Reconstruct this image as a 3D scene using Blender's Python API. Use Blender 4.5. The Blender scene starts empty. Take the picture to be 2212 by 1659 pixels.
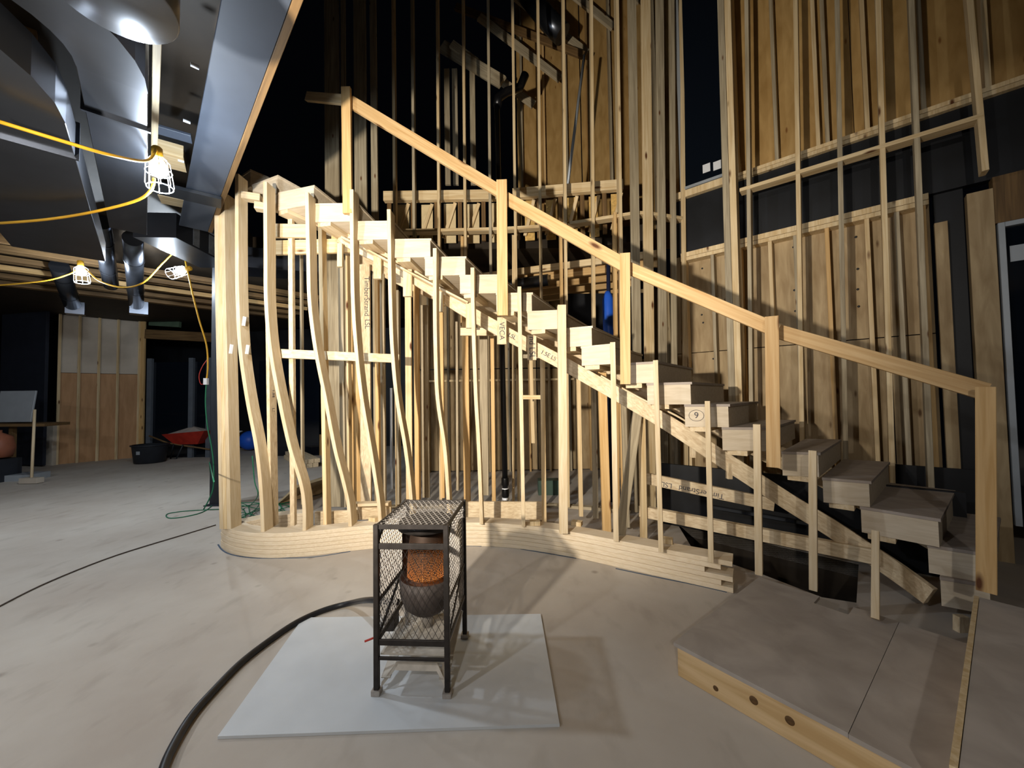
import bpy, bmesh, math, random
from mathutils import Vector, Matrix
random.seed(7)
PI = math.pi
scene = bpy.context.scene
COL = scene.collection

# ------------------------------------------------------------------ camera
CAM_H, FPX, PITCH, ROLL = 1.5, 830.0, 0.0343, 0.015
CX, CY = 1106.0, 829.5
r0 = Vector((1, 0, 0)); fwd = Vector((0, math.cos(PITCH), math.sin(PITCH)))
u0 = Vector((0, -math.sin(PITCH), math.cos(PITCH)))
right = r0 * math.cos(ROLL) - u0 * math.sin(ROLL)
up = r0 * math.sin(ROLL) + u0 * math.cos(ROLL)
C0 = Vector((0, 0, CAM_H))
cam_d = bpy.data.cameras.new('camera'); cam = bpy.data.objects.new('camera', cam_d); COL.objects.link(cam)
cam_d.sensor_fit = 'HORIZONTAL'; cam_d.sensor_width = 36.0; cam_d.lens = 36.0 * FPX / 2212.0
cam_d.clip_start = 0.05; cam_d.clip_end = 200
mw = Matrix.Identity(4)
for i in range(3):
    mw[i][0] = right[i]; mw[i][1] = up[i]; mw[i][2] = -fwd[i]; mw[i][3] = C0[i]
cam.matrix_world = mw
scene.camera = cam

# ------------------------------------------------------------------ world, lights, exposure
w = bpy.data.worlds.new('night'); scene.world = w; w.use_nodes = True
w.node_tree.nodes['Background'].inputs[0].default_value = (0.55, 0.65, 1.0, 1)
w.node_tree.nodes['Background'].inputs[1].default_value = 0.0012
vs = scene.view_settings
vs.view_transform = 'Standard'; vs.look = 'None'; vs.gamma = 1.0; vs.use_curve_mapping = False
vs.exposure = 0.0

def lamp(name, loc, watts, col, rad=0.06):
    d = bpy.data.lights.new(name, 'POINT'); d.energy = watts; d.color = col; d.shadow_soft_size = rad
    o = bpy.data.objects.new(name, d); o.location = loc; COL.objects.link(o); return o
WARM = (1.0, 0.905, 0.765); COOL = (0.80, 0.90, 1.0)
def flood(name, loc, target, watts, col, deg, blend, rad):
    d = bpy.data.lights.new(name, 'SPOT'); d.energy = watts; d.color = col; d.shadow_soft_size = rad
    d.spot_size = math.radians(deg); d.spot_blend = blend
    o = bpy.data.objects.new(name, d); COL.objects.link(o); o.location = loc
    o.rotation_euler = (Vector(target) - Vector(loc)).to_track_quat('-Z', 'Y').to_euler(); return o
flood('work_flood', (-1.40, 0.05, 1.80), (-0.55, 4.2, 2.75), 1350, WARM, 106, 0.9, 0.05)
lamp('string_lamp_left', (-3.7, -1.3, 3.3), 200, (0.95, 0.96, 1.0), 0.08)
lamp('string_lamp_behind', (-0.9, -3.2, 3.3), 235, (1.0, 0.94, 0.86), 0.08)
lamp('string_lamp_far_left', (-7.6, 1.2, 3.3), 110, (0.93, 0.95, 1.0), 0.1)
# the three caged string lights in view carry their own lamps in make_work_light()

# ------------------------------------------------------------------ pixel geometry (2212x1659 frame)
def ray(px, py):
    return (fwd + right * ((px - CX) / FPX) + up * ((CY - py) / FPX))
def at(px, py, Y):
    d = ray(px, py); return C0 + d * (Y / d.y)
def flr(px, py, z=0.0):
    d = ray(px, py); return C0 + d * ((z - CAM_H) / d.z)
WN = Vector((0.656, 0.755, 0)); WD = Vector((0.755, -0.656, 0))
def pl(px, py, dist):
    d = ray(px, py); return C0 + d * (dist / d.dot(WN))
def interp(tab, x):
    tab = sorted(tab)
    if x <= tab[0][0]: return tab[0][1]
    for (a, b), (c, d) in zip(tab, tab[1:]):
        if x <= c: return b + (d - b) * (x - a) / (c - a)
    return tab[-1][1]
def catmull(P, n=6, closed=False):
    P = [Vector(p) for p in P]; out = []
    for i in range(len(P) - 1):
        p0 = P[max(i - 1, 0)]; p1 = P[i]; p2 = P[i + 1]; p3 = P[min(i + 2, len(P) - 1)]
        for k in range(n):
            t = k / n
            out.append(0.5 * ((2 * p1) + (p2 - p0) * t + (2 * p0 - 5 * p1 + 4 * p2 - p3) * t * t + (3 * p1 - p0 - 3 * p2 + p3) * t ** 3))
    out.append(P[-1]); return out

# ------------------------------------------------------------------ materials
def srgb(h):
    c = [int(h[i:i + 2], 16) / 255 for i in (0, 2, 4)]
    return tuple((x / 12.92 if x <= 0.04045 else ((x + 0.055) / 1.055) ** 2.4) for x in c) + (1,)
def new_mat(name, rough=0.6, metal=0.0):
    m = bpy.data.materials.new(name); m.use_nodes = True
    nt = m.node_tree; b = nt.nodes['Principled BSDF']
    b.inputs['Roughness'].default_value = rough; b.inputs['Metallic'].default_value = metal
    b.inputs['Specular IOR Level'].default_value = 0.3
    return m, nt, b
def N(nt, typ, **kw):
    n = nt.nodes.new(typ)
    for k, v in kw.items():
        if k.startswith('i_'): n.inputs[k[2:].replace('_', ' ')].default_value = v
        else: setattr(n, k, v)
    return n
def plain(name, col, rough=0.6, metal=0.0, var=0.12, scale=6.0, bump=0.0):
    m, nt, b = new_mat(name, rough, metal)
    tc = N(nt, 'ShaderNodeTexCoord'); nz = N(nt, 'ShaderNodeTexNoise'); nz.inputs['Scale'].default_value = scale; nz.inputs['Detail'].default_value = 5
    nt.links.new(tc.outputs['Object'], nz.inputs['Vector'])
    cr = N(nt, 'ShaderNodeValToRGB'); c = srgb(col)
    cr.color_ramp.elements[0].color = tuple(x * (1 - var) for x in c[:3]) + (1,); cr.color_ramp.elements[1].color = tuple(min(1, x * (1 + var)) for x in c[:3]) + (1,)
    cr.color_ramp.elements[0].position = 0.3; cr.color_ramp.elements[1].position = 0.7
    nt.links.new(nz.outputs['Fac'], cr.inputs['Fac']); nt.links.new(cr.outputs['Color'], b.inputs['Base Color'])
    if bump:
        bp = N(nt, 'ShaderNodeBump'); bp.inputs['Strength'].default_value = bump; bp.inputs['Distance'].default_value = 0.01
        nt.links.new(nz.outputs['Fac'], bp.inputs['Height']); nt.links.new(bp.outputs['Normal'], b.inputs['Normal'])
    return m
def wood(name, light, dark, knots=0.0, rough=0.65, grain=(26, 26, 1.1), var=0.16, knotcol='5a3418'):
    """grain runs along the object's local Z"""
    m, nt, b = new_mat(name, rough)
    tc = N(nt, 'ShaderNodeTexCoord'); oi = N(nt, 'ShaderNodeObjectInfo')
    off = N(nt, 'ShaderNodeVectorMath', operation='SCALE'); off.inputs[0].default_value = (13.1, 7.7, 31.3)
    nt.links.new(oi.outputs['Random'], off.inputs['Scale'])
    add = N(nt, 'ShaderNodeVectorMath', operation='ADD'); nt.links.new(tc.outputs['Object'], add.inputs[0]); nt.links.new(off.outputs[0], add.inputs[1])
    mp = N(nt, 'ShaderNodeMapping'); mp.inputs['Scale'].default_value = grain; nt.links.new(add.outputs[0], mp.inputs['Vector'])
    n1 = N(nt, 'ShaderNodeTexNoise'); n1.inputs['Scale'].default_value = 1.6; n1.inputs['Detail'].default_value = 6; n1.inputs['Distortion'].default_value = 0.6
    nt.links.new(mp.outputs[0], n1.inputs['Vector'])
    cr = N(nt, 'ShaderNodeValToRGB'); cr.color_ramp.elements[0].position = 0.32; cr.color_ramp.elements[1].position = 0.68
    cr.color_ramp.elements[0].color = srgb(dark); cr.color_ramp.elements[1].color = srgb(light)
    nt.links.new(n1.outputs['Fac'], cr.inputs['Fac'])
    src = cr.outputs['Color']
    if knots:
        mk = N(nt, 'ShaderNodeMapping'); mk.inputs['Scale'].default_value = (7, 7, 2.2); nt.links.new(add.outputs[0], mk.inputs['Vector'])
        vo = N(nt, 'ShaderNodeTexVoronoi'); vo.inputs['Scale'].default_value = 1.0; nt.links.new(mk.outputs[0], vo.inputs['Vector'])
        kr = N(nt, 'ShaderNodeValToRGB'); kr.color_ramp.elements[0].position = knots * 0.4; kr.color_ramp.elements[1].position = knots
        kr.color_ramp.elements[0].color = (1, 1, 1, 1); kr.color_ramp.elements[1].color = (0, 0, 0, 1)
        nt.links.new(vo.outputs['Distance'], kr.inputs['Fac'])
        mx = N(nt, 'ShaderNodeMix', data_type='RGBA'); nt.links.new(kr.outputs['Color'], mx.inputs['Factor'])
        nt.links.new(src, mx.inputs['A']); mx.inputs['B'].default_value = srgb(knotcol); src = mx.outputs['Result']
    hv = N(nt, 'ShaderNodeHueSaturation'); ma = N(nt, 'ShaderNodeMath', operation='MULTIPLY_ADD')
    ma.inputs[1].default_value = var; ma.inputs[2].default_value = 1 - var / 2
    nt.links.new(oi.outputs['Random'], ma.inputs[0]); nt.links.new(ma.outputs[0], hv.inputs['Value']); nt.links.new(src, hv.inputs['Color'])
    nt.links.new(hv.outputs['Color'], b.inputs['Base Color'])
    bp = N(nt, 'ShaderNodeBump'); bp.inputs['Strength'].default_value = 0.15; bp.inputs['Distance'].default_value = 0.004
    nt.links.new(n1.outputs['Fac'], bp.inputs['Height']); nt.links.new(bp.outputs['Normal'], b.inputs['Normal'])
    return m
def emit(name, col, strength):
    m = bpy.data.materials.new(name); m.use_nodes = True; nt = m.node_tree; nt.nodes.clear()
    o = N(nt, 'ShaderNodeOutputMaterial'); e = N(nt, 'ShaderNodeEmission'); e.inputs[0].default_value = col; e.inputs[1].default_value = strength
    nt.links.new(e.outputs[0], o.inputs[0]); return m

M = {}
M['spruce'] = wood('spruce_stud', 'dcc8a2', 'c2a679', knots=0.15)
M['pale'] = wood('pale_laminated_stud', 'd3c2a4', 'c2ac88', var=0.06, grain=(30, 30, 2.0))
M['fir'] = wood('orange_fir', 'd0ae7b', 'ba955f', knots=0.16)
M['gray'] = wood('weathered_stud', 'b3a68c', '8d8069', knots=0.1)
M['lsl'] = wood('strand_lumber', 'dccbab', 'bda685', var=0.1, grain=(34, 34, 9))
M['treadwood'] = wood('tread_board', 'cfc2ad', 'bfb098', var=0.05, grain=(3, 24, 24))
M['dustwood'] = wood('dusty_tread_top', 'a79c92', '978c83', var=0.04, grain=(3, 9, 9))
M['rail'] = wood('guard_rail_lumber', 'd2b283', 'b8925f', knots=0.19, var=0.1)
M['ply'] = wood('sheathing_plywood', 'b4935e', '9c7b48', knots=0.1, grain=(6, 6, 1.6), var=0.12, knotcol='7a5228')
M['plyold'] = wood('lower_sheathing', 'b39d79', '947d5b', knots=0.12, grain=(9, 9, 1.6), var=0.12, knotcol='5f4426')
M['platewood'] = wood('laminated_plate', 'dfcfb6', 'd3c1a3', var=0.05, grain=(40, 40, 3))
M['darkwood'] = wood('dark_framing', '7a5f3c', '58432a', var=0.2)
M['subfloor'] = wood('subfloor_underside', '2e251a', '221b13', var=0.05, grain=(2, 2, 2))  # near-black tone stands in for shade in the joist bays and stairwell
M['osb'] = plain('strand_board', 'c8a563', 0.75, 0, 0.3, 22)
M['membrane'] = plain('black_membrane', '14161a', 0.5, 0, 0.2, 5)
M['steel'] = plain('painted_steel', '23272d', 0.45, 0.0, 0.12, 3)
M['galv'] = plain('galvanized_duct', '50545c', 0.30, 0.92, 0.14, 2.5)
M['beamsteel'] = plain('primed_beam', '3e4551', 0.55, 0.1, 0.12, 2.5)
M['tape'] = plain('foil_tape', 'aeb6bf', 0.3, 0.9, 0.25, 14)
M['black'] = plain('heater_black', '34302e', 0.5, 0.4, 0.3, 20)
M['mesh'] = plain('expanded_steel', 'a19b95', 0.5, 0.3, 0.2, 20)
M['abs'] = plain('black_pipe', '101012', 0.32, 0, 0.2, 8)
M['hose'] = plain('hose_rubber', '1d1d20', 0.42, 0, 0.25, 30)
M['yellow'] = plain('yellow_cord', 'bb8f24', 0.5, 0, 0.1, 10)
M['green'] = plain('green_cord', '1f6a4c', 0.5, 0, 0.1, 10)
M['brownc'] = plain('brown_cord', '4a3f38', 0.5, 0, 0.1, 10)
M['red'] = plain('red_paint', '9d2c20', 0.5, 0, 0.2, 8)
M['dust'] = plain('dust', 'a59a92', 0.9, 0, 0.15, 6)
M['bluep'] = plain('blue_plastic', '2458c4', 0.4, 0, 0.08, 5)
M['tub'] = plain('tub_plastic', '24272d', 0.5, 0, 0.15, 6)
M['white'] = plain('white_plastic', 'd5d8dc', 0.5, 0, 0.05, 6)
M['card'] = plain('cardboard', 'a5814f', 0.8, 0, 0.1, 6)
M['mat'] = plain('cement_board', 'c6cacd', 0.75, 0, 0.06, 3.5)
M['ink'] = plain('lumber_ink', '4c4a50', 0.8, 0, 0.05, 9)
M['chalk'] = plain('blue_line', '46566a', 0.8, 0, 0.2, 30)
M['frame'] = plain('window_frame', '9aa0a6', 0.4, 0.2, 0.05, 5)
M['cage'] = plain('lamp_cage', 'e8ecf2', 0.4, 0.2, 0.05, 5)
M['bulb'] = emit('lamp_bulb', (0.86, 0.92, 1.0, 1), 60.0)
def glassy(name, tint):
    m, nt, b = new_mat(name, 0.06); b.inputs['Base Color'].default_value = tint; b.inputs['Specular IOR Level'].default_value = 0.6; return m
M['glass'] = glassy('dark_window_glass', (0.004, 0.006, 0.010, 1))
# dusty subfloor
def floor_mat():
    m, nt, b = new_mat('dusty_subfloor', 0.82)
    tc = N(nt, 'ShaderNodeTexCoord')
    big = N(nt, 'ShaderNodeTexNoise'); big.inputs['Scale'].default_value = 0.9; big.inputs['Detail'].default_value = 7; big.inputs['Roughness'].default_value = 0.6
    fine = N(nt, 'ShaderNodeTexNoise'); fine.inputs['Scale'].default_value = 7.0; fine.inputs['Detail'].default_value = 8
    mp = N(nt, 'ShaderNodeMapping'); mp.inputs['Scale'].default_value = (1.0, 0.45, 1); mp.inputs['Rotation'].default_value = (0, 0, 0.6)
    for n in (fine,): nt.links.new(mp.outputs[0], n.inputs['Vector'])
    nt.links.new(tc.outputs['Object'], mp.inputs['Vector']); nt.links.new(tc.outputs['Object'], big.inputs['Vector'])
    cr = N(nt, 'ShaderNodeValToRGB'); cr.color_ramp.elements[0].position = 0.34; cr.color_ramp.elements[1].position = 0.66
    cr.color_ramp.elements[0].color = srgb('aca297'); cr.color_ramp.elements[1].color = srgb('bcb5ab'); nt.links.new(big.outputs['Fac'], cr.inputs['Fac'])
    cr2 = N(nt, 'ShaderNodeValToRGB'); cr2.color_ramp.elements[0].position = 0.25; cr2.color_ramp.elements[1].position = 0.45
    cr2.color_ramp.elements[0].color = srgb('9a8c7e'); cr2.color_ramp.elements[1].color = (1, 1, 1, 1); nt.links.new(fine.outputs['Fac'], cr2.inputs['Fac'])
    mx = N(nt, 'ShaderNodeMix', data_type='RGBA', blend_type='MULTIPLY'); mx.inputs['Factor'].default_value = 0.22
    nt.links.new(cr.outputs['Color'], mx.inputs['A']); nt.links.new(cr2.outputs['Color'], mx.inputs['B'])
    # scattered scuffs and specks
    vo = N(nt, 'ShaderNodeTexVoronoi'); vo.inputs['Scale'].default_value = 2.6; nt.links.new(tc.outputs['Object'], vo.inputs['Vector'])
    vr = N(nt, 'ShaderNodeValToRGB'); vr.color_ramp.elements[0].position = 0.03; vr.color_ramp.elements[1].position = 0.10
    vr.color_ramp.elements[0].color = (1, 1, 1, 1); vr.color_ramp.elements[1].color = (0, 0, 0, 1); nt.links.new(vo.outputs['Distance'], vr.inputs['Fac'])
    ml = N(nt, 'ShaderNodeMath', operation='MULTIPLY'); nt.links.new(vr.outputs['Color'], ml.inputs[0]); nt.links.new(fine.outputs['Fac'], ml.inputs[1])
    mx2 = N(nt, 'ShaderNodeMix', data_type='RGBA'); nt.links.new(ml.outputs[0], mx2.inputs['Factor']); nt.links.new(mx.outputs['Result'], mx2.inputs['A']); mx2.inputs['B'].default_value = srgb('6e6257')
    nt.links.new(mx2.outputs['Result'], b.inputs['Base Color'])
    bp = N(nt, 'ShaderNodeBump'); bp.inputs['Strength'].default_value = 0.2; bp.inputs['Distance'].default_value = 0.01
    nt.links.new(fine.outputs['Fac'], bp.inputs['Height']); nt.links.new(bp.outputs['Normal'], b.inputs['Normal'])
    return m
M['floor'] = floor_mat()
M['deck'] = wood('dusty_plywood_deck', 'b0a79e', '9b9289', grain=(3, 3, 3), var=0.05)
# glowing perforated burner: rows of lit holes round the local Z axis
def burner_mat():
    m, nt, b = new_mat('glowing_perforated_steel', 0.6, 0.5)
    b.inputs['Base Color'].default_value = srgb('33271f')
    tc = N(nt, 'ShaderNodeTexCoord'); sp = N(nt, 'ShaderNodeSeparateXYZ'); nt.links.new(tc.outputs['Object'], sp.inputs[0])
    an = N(nt, 'ShaderNodeMath', operation='ARCTAN2'); nt.links.new(sp.outputs['X'], an.inputs[0]); nt.links.new(sp.outputs['Y'], an.inputs[1])
    su = N(nt, 'ShaderNodeMath', operation='MULTIPLY'); su.inputs[1].default_value = 15.0; nt.links.new(an.outputs[0], su.inputs[0])
    sv = N(nt, 'ShaderNodeMath', operation='MULTIPLY'); sv.inputs[1].default_value = 120.0; nt.links.new(sp.outputs['Z'], sv.inputs[0])
    cb = N(nt, 'ShaderNodeCombineXYZ'); nt.links.new(su.outputs[0], cb.inputs[0]); nt.links.new(sv.outputs[0], cb.inputs[1])
    vo = N(nt, 'ShaderNodeTexVoronoi', voronoi_dimensions='2D'); vo.inputs['Scale'].default_value = 1.0; vo.inputs['Randomness'].default_value = 0.15
    nt.links.new(cb.outputs[0], vo.inputs['Vector'])
    lt = N(nt, 'ShaderNodeMath', operation='LESS_THAN'); lt.inputs[1].default_value = 0.24; nt.links.new(vo.outputs['Distance'], lt.inputs[0])
    mr = N(nt, 'ShaderNodeMapRange'); mr.inputs['From Min'].default_value = 0.02; mr.inputs['From Max'].default_value = 0.26; mr.inputs['To Min'].default_value = 1.0; mr.inputs['To Max'].default_value = 0.0
    nt.links.new(sp.outputs['Z'], mr.inputs['Value'])
    pw = N(nt, 'ShaderNodeMath', operation='POWER'); pw.inputs[1].default_value = 2.0; nt.links.new(mr.outputs[0], pw.inputs[0])
    mu = N(nt, 'ShaderNodeMath', operation='MULTIPLY'); nt.links.new(lt.outputs[0], mu.inputs[0]); nt.links.new(pw.outputs[0], mu.inputs[1])
    m2 = N(nt, 'ShaderNodeMath', operation='MULTIPLY_ADD'); m2.inputs[1].default_value = 2.2; nt.links.new(mu.outputs[0], m2.inputs[0])
    m3 = N(nt, 'ShaderNodeMath', operation='MULTIPLY'); m3.inputs[1].default_value = 0.03; nt.links.new(pw.outputs[0], m3.inputs[0]); nt.links.new(m3.outputs[0], m2.inputs[2])
    b.inputs['Emission Color'].default_value = (1.0, 0.30, 0.07, 1); nt.links.new(m2.outputs[0], b.inputs['Emission Strength'])
    return m
M['burner'] = burner_mat()

# ------------------------------------------------------------------ object helpers
WM = {}
def _place(o, parent, Mx):
    COL.objects.link(o); WM[o] = Mx.copy()
    if parent is not None:
        o.parent = parent; o.matrix_parent_inverse = WM[parent].inverted()
    o.matrix_basis = Mx
    return o
def root(name, loc, label, cat, group=None, kind=None):
    o = bpy.data.objects.new(name, None); o.empty_display_size = 0.1
    _place(o, None, Matrix.Translation(Vector(loc)))
    tag(o, label, cat, group, kind); return o
def tag(o, label=None, cat=None, group=None, kind=None):
    if label: o['label'] = label
    if cat: o['category'] = cat
    if group: o['group'] = group
    if kind: o['kind'] = kind
    return o
def frame(origin, z, x=None):
    z = Vector(z).normalized()
    x = Vector(x) if x is not None else (Vector((1, 0, 0)) if abs(z.x) < 0.9 else Vector((0, 1, 0)))
    x = (x - z * x.dot(z)).normalized(); y = z.cross(x)
    m = Matrix.Identity(4)
    for i in range(3): m[i][0] = x[i]; m[i][1] = y[i]; m[i][2] = z[i]; m[i][3] = origin[i]
    return m
def mesh(name, V, F, mat, parent=None, Mx=None, smooth=False):
    """V in world space; stored in the frame Mx (default: translation to the first vertex)"""
    V = [Vector(v) for v in V]
    if Mx is None:
        c = sum(V, Vector()) / len(V); Mx = Matrix.Translation(c)
    inv = Mx.inverted()
    me = bpy.data.meshes.new(name); me.from_pydata([inv @ v for v in V], [], F); me.materials.append(mat)
    bm = bmesh.new(); bm.from_mesh(me); bmesh.ops.recalc_face_normals(bm, faces=bm.faces); bm.to_mesh(me); bm.free()
    if smooth:
        for p in me.polygons: p.use_smooth = True
    o = bpy.data.objects.new(name, me)
    return _place(o, parent, Mx)
def prism_secs(secs, closed_ends=True):
    """list of equal-length section loops -> V, F"""
    n = len(secs[0]); V = [v for s in secs for v in s]; F = []
    for i in range(len(secs) - 1):
        for k in range(n):
            a = i * n + k; b = i * n + (k + 1) % n
            F.append((a, b, b + n, a + n))
    if closed_ends:
        F.append(tuple(reversed(range(n)))); F.append(tuple((len(secs) - 1) * n + k for k in range(n)))
    return V, F
def rect_loop(p, x, y, w, t, c=0.0025):
    hw, ht = w / 2, t / 2; c = min(c, hw * 0.4, ht * 0.4)
    pts = [(-hw + c, -ht), (hw - c, -ht), (hw, -ht + c), (hw, ht - c), (hw - c, ht), (-hw + c, ht), (-hw, ht - c), (-hw, -ht + c)]
    return [Vector(p) + x * a + y * b for a, b in pts]
def board(name, p0, p1, wdir, w, t, mat, parent=None):
    """lumber from p0 to p1 (centre line); w along wdir, t across"""
    p0, p1 = Vector(p0), Vector(p1)
    m = frame(p0, p1 - p0, wdir); x = m.to_3x3().col[0]; y = m.to_3x3().col[1]
    V, F = prism_secs([rect_loop(p0, x, y, w, t), rect_loop(p1, x, y, w, t)])
    return mesh(name, V, F, mat, parent, m)
def slab(name, poly, z0, z1, mat, parent=None, rot=0.0):
    n = len(poly); V = [(p[0], p[1], z0) for p in poly] + [(p[0], p[1], z1) for p in poly]
    F = [tuple(range(n))[::-1], tuple(range(n, 2 * n))] + [(i, (i + 1) % n, n + (i + 1) % n, n + i) for i in range(n)]
    c = Vector((sum(p[0] for p in poly) / n, sum(p[1] for p in poly) / n, z0))
    return mesh(name, V, F, mat, parent, Matrix.Translation(c) @ Matrix.Rotation(rot, 4, 'Z'))
def box(name, c, s, mat, parent=None, rz=0.0, tilt=None, bev=0.0):
    m = Matrix.Translation(Vector(c)) @ Matrix.Rotation(rz, 4, 'Z')
    if tilt: m = m @ Matrix.Rotation(tilt[0], 4, tilt[1])
    z0 = m @ Vector((0, 0, -s[2] / 2)); z1 = m @ Vector((0, 0, s[2] / 2)); r3 = m.to_3x3()
    V, F = prism_secs([rect_loop(z0, r3.col[0], r3.col[1], s[0], s[1], bev or 0.002), rect_loop(z1, r3.col[0], r3.col[1], s[0], s[1], bev or 0.002)])
    return mesh(name, V, F, mat, parent, m)
def tube(name, pts, r, mat, parent=None, n=8, smooth=True):
    pts = [Vector(p) for p in pts]; secs = []; prev = None
    for i, p in enumerate(pts):
        t = (pts[min(i + 1, len(pts) - 1)] - pts[max(i - 1, 0)]).normalized()
        ref = prev if prev is not None else (Vector((0, 0, 1)) if abs(t.z) < 0.9 else Vector((1, 0, 0)))
        x = (ref - t * ref.dot(t)).normalized(); y = t.cross(x); prev = x
        rr = r(i / (len(pts) - 1)) if callable(r) else r
        secs.append([p + x * math.cos(2 * PI * k / n) * rr + y * math.sin(2 * PI * k / n) * rr for k in range(n)])
    V, F = prism_secs(secs)
    o = mesh(name, V, F, mat, parent, frame(pts[0], pts[-1] - pts[0] if (pts[-1] - pts[0]).length > 1e-4 else (0, 0, 1)), False)
    if smooth:
        for p in o.data.polygons: p.use_smooth = len(p.vertices) == 4
    return o
def lathe(name, base, prof, mat, parent=None, n=24, axis=(0, 0, 1), cap=True):
    m = frame(base, axis); r3 = m.to_3x3(); secs = []
    for r, z in prof:
        secs.append([Vector(base) + r3.col[2] * z + r3.col[0] * math.cos(2 * PI * k / n) * r + r3.col[1] * math.sin(2 * PI * k / n) * r for k in range(n)])
    V, F = prism_secs(secs, cap)
    o = mesh(name, V, F, mat, parent, m)
    for p in o.data.polygons: p.use_smooth = len(p.vertices) == 4
    return o
def sweep_rect(name, pts, xs, ys, w, t, mat, parent=None, Mx=None):
    """rectangular section (w along xs[i], t along ys[i]) swept along pts (section centres)"""
    secs = [rect_loop(p, x, y, w, t, 0.003) for p, x, y in zip(pts, xs, ys)]
    V, F = prism_secs(secs)
    return mesh(name, V, F, mat, parent, Mx or frame(pts[0], pts[-1] - pts[0]))
def strip_bars(name, bars, mat, parent, wdt, thk, normal):
    """a grille of flat bars joined as one part"""
    V, F = [], []; n = Vector(normal).normalized()
    for a, b in bars:
        a, b = Vector(a), Vector(b); t = (b - a)
        if t.length < 1e-4: continue
        t.normalize(); s = n.cross(t).normalized() * wdt / 2; h = n * thk / 2; k = len(V)
        for p in (a, b): V += [p - s - h, p + s - h, p + s + h, p - s + h]
        F += [(k, k + 1, k + 5, k + 4), (k + 1, k + 2, k + 6, k + 5), (k + 2, k + 3, k + 7, k + 6), (k + 3, k, k + 4, k + 7), (k, k + 3, k + 2, k + 1), (k + 4, k + 5, k + 6, k + 7)]
    o = mesh(name, V, F, mat, parent); o['kind'] = 'stuff'; return o
def text(name, body, size, Mx, parent, mat=None, extr=0.0006):
    cu = bpy.data.curves.new(name, 'FONT'); cu.body = body; cu.size = size; cu.extrude = extr; cu.align_x = 'CENTER'; cu.align_y = 'CENTER'
    tmp = bpy.data.objects.new(name + '_tmp', cu); COL.objects.link(tmp)
    dg = bpy.context.evaluated_depsgraph_get(); me = bpy.data.meshes.new_from_object(tmp.evaluated_get(dg)); COL.objects.unlink(tmp)
    bpy.data.objects.remove(tmp)
    me.materials.clear(); me.materials.append(mat or M['ink']); me.name = name
    o = bpy.data.objects.new(name, me); return _place(o, parent, Mx)
def facing(p, xdir, ndir):
    """matrix at p whose local X is xdir and local Z (text normal) is ndir"""
    z = Vector(ndir).normalized(); x = Vector(xdir); x = (x - z * x.dot(z)).normalized(); y = z.cross(x)
    m = Matrix.Identity(4)
    for i in range(3): m[i][0] = x[i]; m[i][1] = y[i]; m[i][2] = z[i]; m[i][3] = p[i]
    return m
def line_through(pa, pb, z0, z1):
    pa, pb = Vector(pa), Vector(pb); d = (pb - pa) / (pb.z - pa.z)
    return pa + d * (z0 - pa.z), pa + d * (z1 - pa.z)
def stud_px(xa, ya, xb, yb, Y, z0, z1, mat, parent, name='stud', nar=0.038, dep=0.14, ang=0.0, ang_x=None):
    """upright member: centre of its narrow near face passes pixels (xa,ya),(xb,yb) at distance Y; depth runs away at ang from straight ahead"""
    a, b = line_through(at(xa, ya, Y), at(xb, yb, Y), z0, z1)
    d = Vector((math.sin(ang), math.cos(ang), 0))
    return board(name, a + d * dep / 2, b + d * dep / 2, d, dep, nar, mat, parent)

AX = Vector((-0.69, 0.724, 0)); BX = Vector((0.724, 0.69, 0))   # the building's two main directions

# ================================================================== SETTING
HOLE = [flr(1462, 1130), flr(1500, 1192), flr(1640, 1238), flr(1775, 1290), flr(1850, 1302), flr(1855, 1218)]   # open stairwell under the lower treads
hp_ = [(p.x, p.y) for p in HOLE]
fl = slab('floor', [(-20, -6), (hp_[3][0] + 0.0005, -6), hp_[3], hp_[2], hp_[1], hp_[0], hp_[5], hp_[4], (hp_[3][0] + 0.001, hp_[3][1] - 0.0004), (hp_[3][0] + 0.001, -6), (8, -6), (8, 16), (-20, 16)], -0.12, 0.0, M['floor'])
shv = [(x, y, -0.005) for x, y in hp_] + [(x, y, -1.6) for x, y in hp_]
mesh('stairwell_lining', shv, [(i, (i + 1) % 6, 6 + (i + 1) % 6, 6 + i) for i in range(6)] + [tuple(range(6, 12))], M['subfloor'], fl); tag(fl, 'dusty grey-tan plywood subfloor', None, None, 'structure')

# upper floor over the left half: subfloor slab, floor joists, edge beam
ZC = 3.75
e_near = Vector((-1.30, 2.10, 0)) - AX * 8.5
ceil_poly = [e_near, Vector((-1.30, 2.10, 0)), Vector((-3.25, 4.15, 0)), Vector((-3.9, 5.75, 0)), Vector((-1.0, 5.75, 0)), Vector((1.2, 5.75, 0)), Vector((2.0, 5.5, 0)), Vector((2.3, 9, 0)), Vector((-20, 16, 0)), Vector((-20, -6, 0))]
ce = slab('ceiling', ceil_poly, ZC, ZC + 0.24, M['subfloor']); tag(ce, 'underside of the wooden upper floor, coloured dark for its shaded bays', None, None, 'structure')
# joists under the left half: one part each
for i in range(16):
    c = Vector((-2.0, 2.7, 0)) + AX * (i * 0.62 - 1.6) - BX * 0.9
    if c.y > 13: break
    p0 = c + BX * (3.2 if c.y > 5.6 else -0.02); p1 = c - BX * 9.0
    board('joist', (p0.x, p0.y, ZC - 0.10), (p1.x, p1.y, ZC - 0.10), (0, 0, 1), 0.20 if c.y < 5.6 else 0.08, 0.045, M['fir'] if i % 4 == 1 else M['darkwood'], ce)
    if c.y > 5.6:
        q0 = p0 + AX * 0.31; q1 = p1 + AX * 0.31
        board('joist', (q0.x, q0.y, ZC - 0.06), (q1.x, q1.y, ZC - 0.06), (0, 0, 1), 0.08, 0.045, M['darkwood'], ce)

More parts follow.
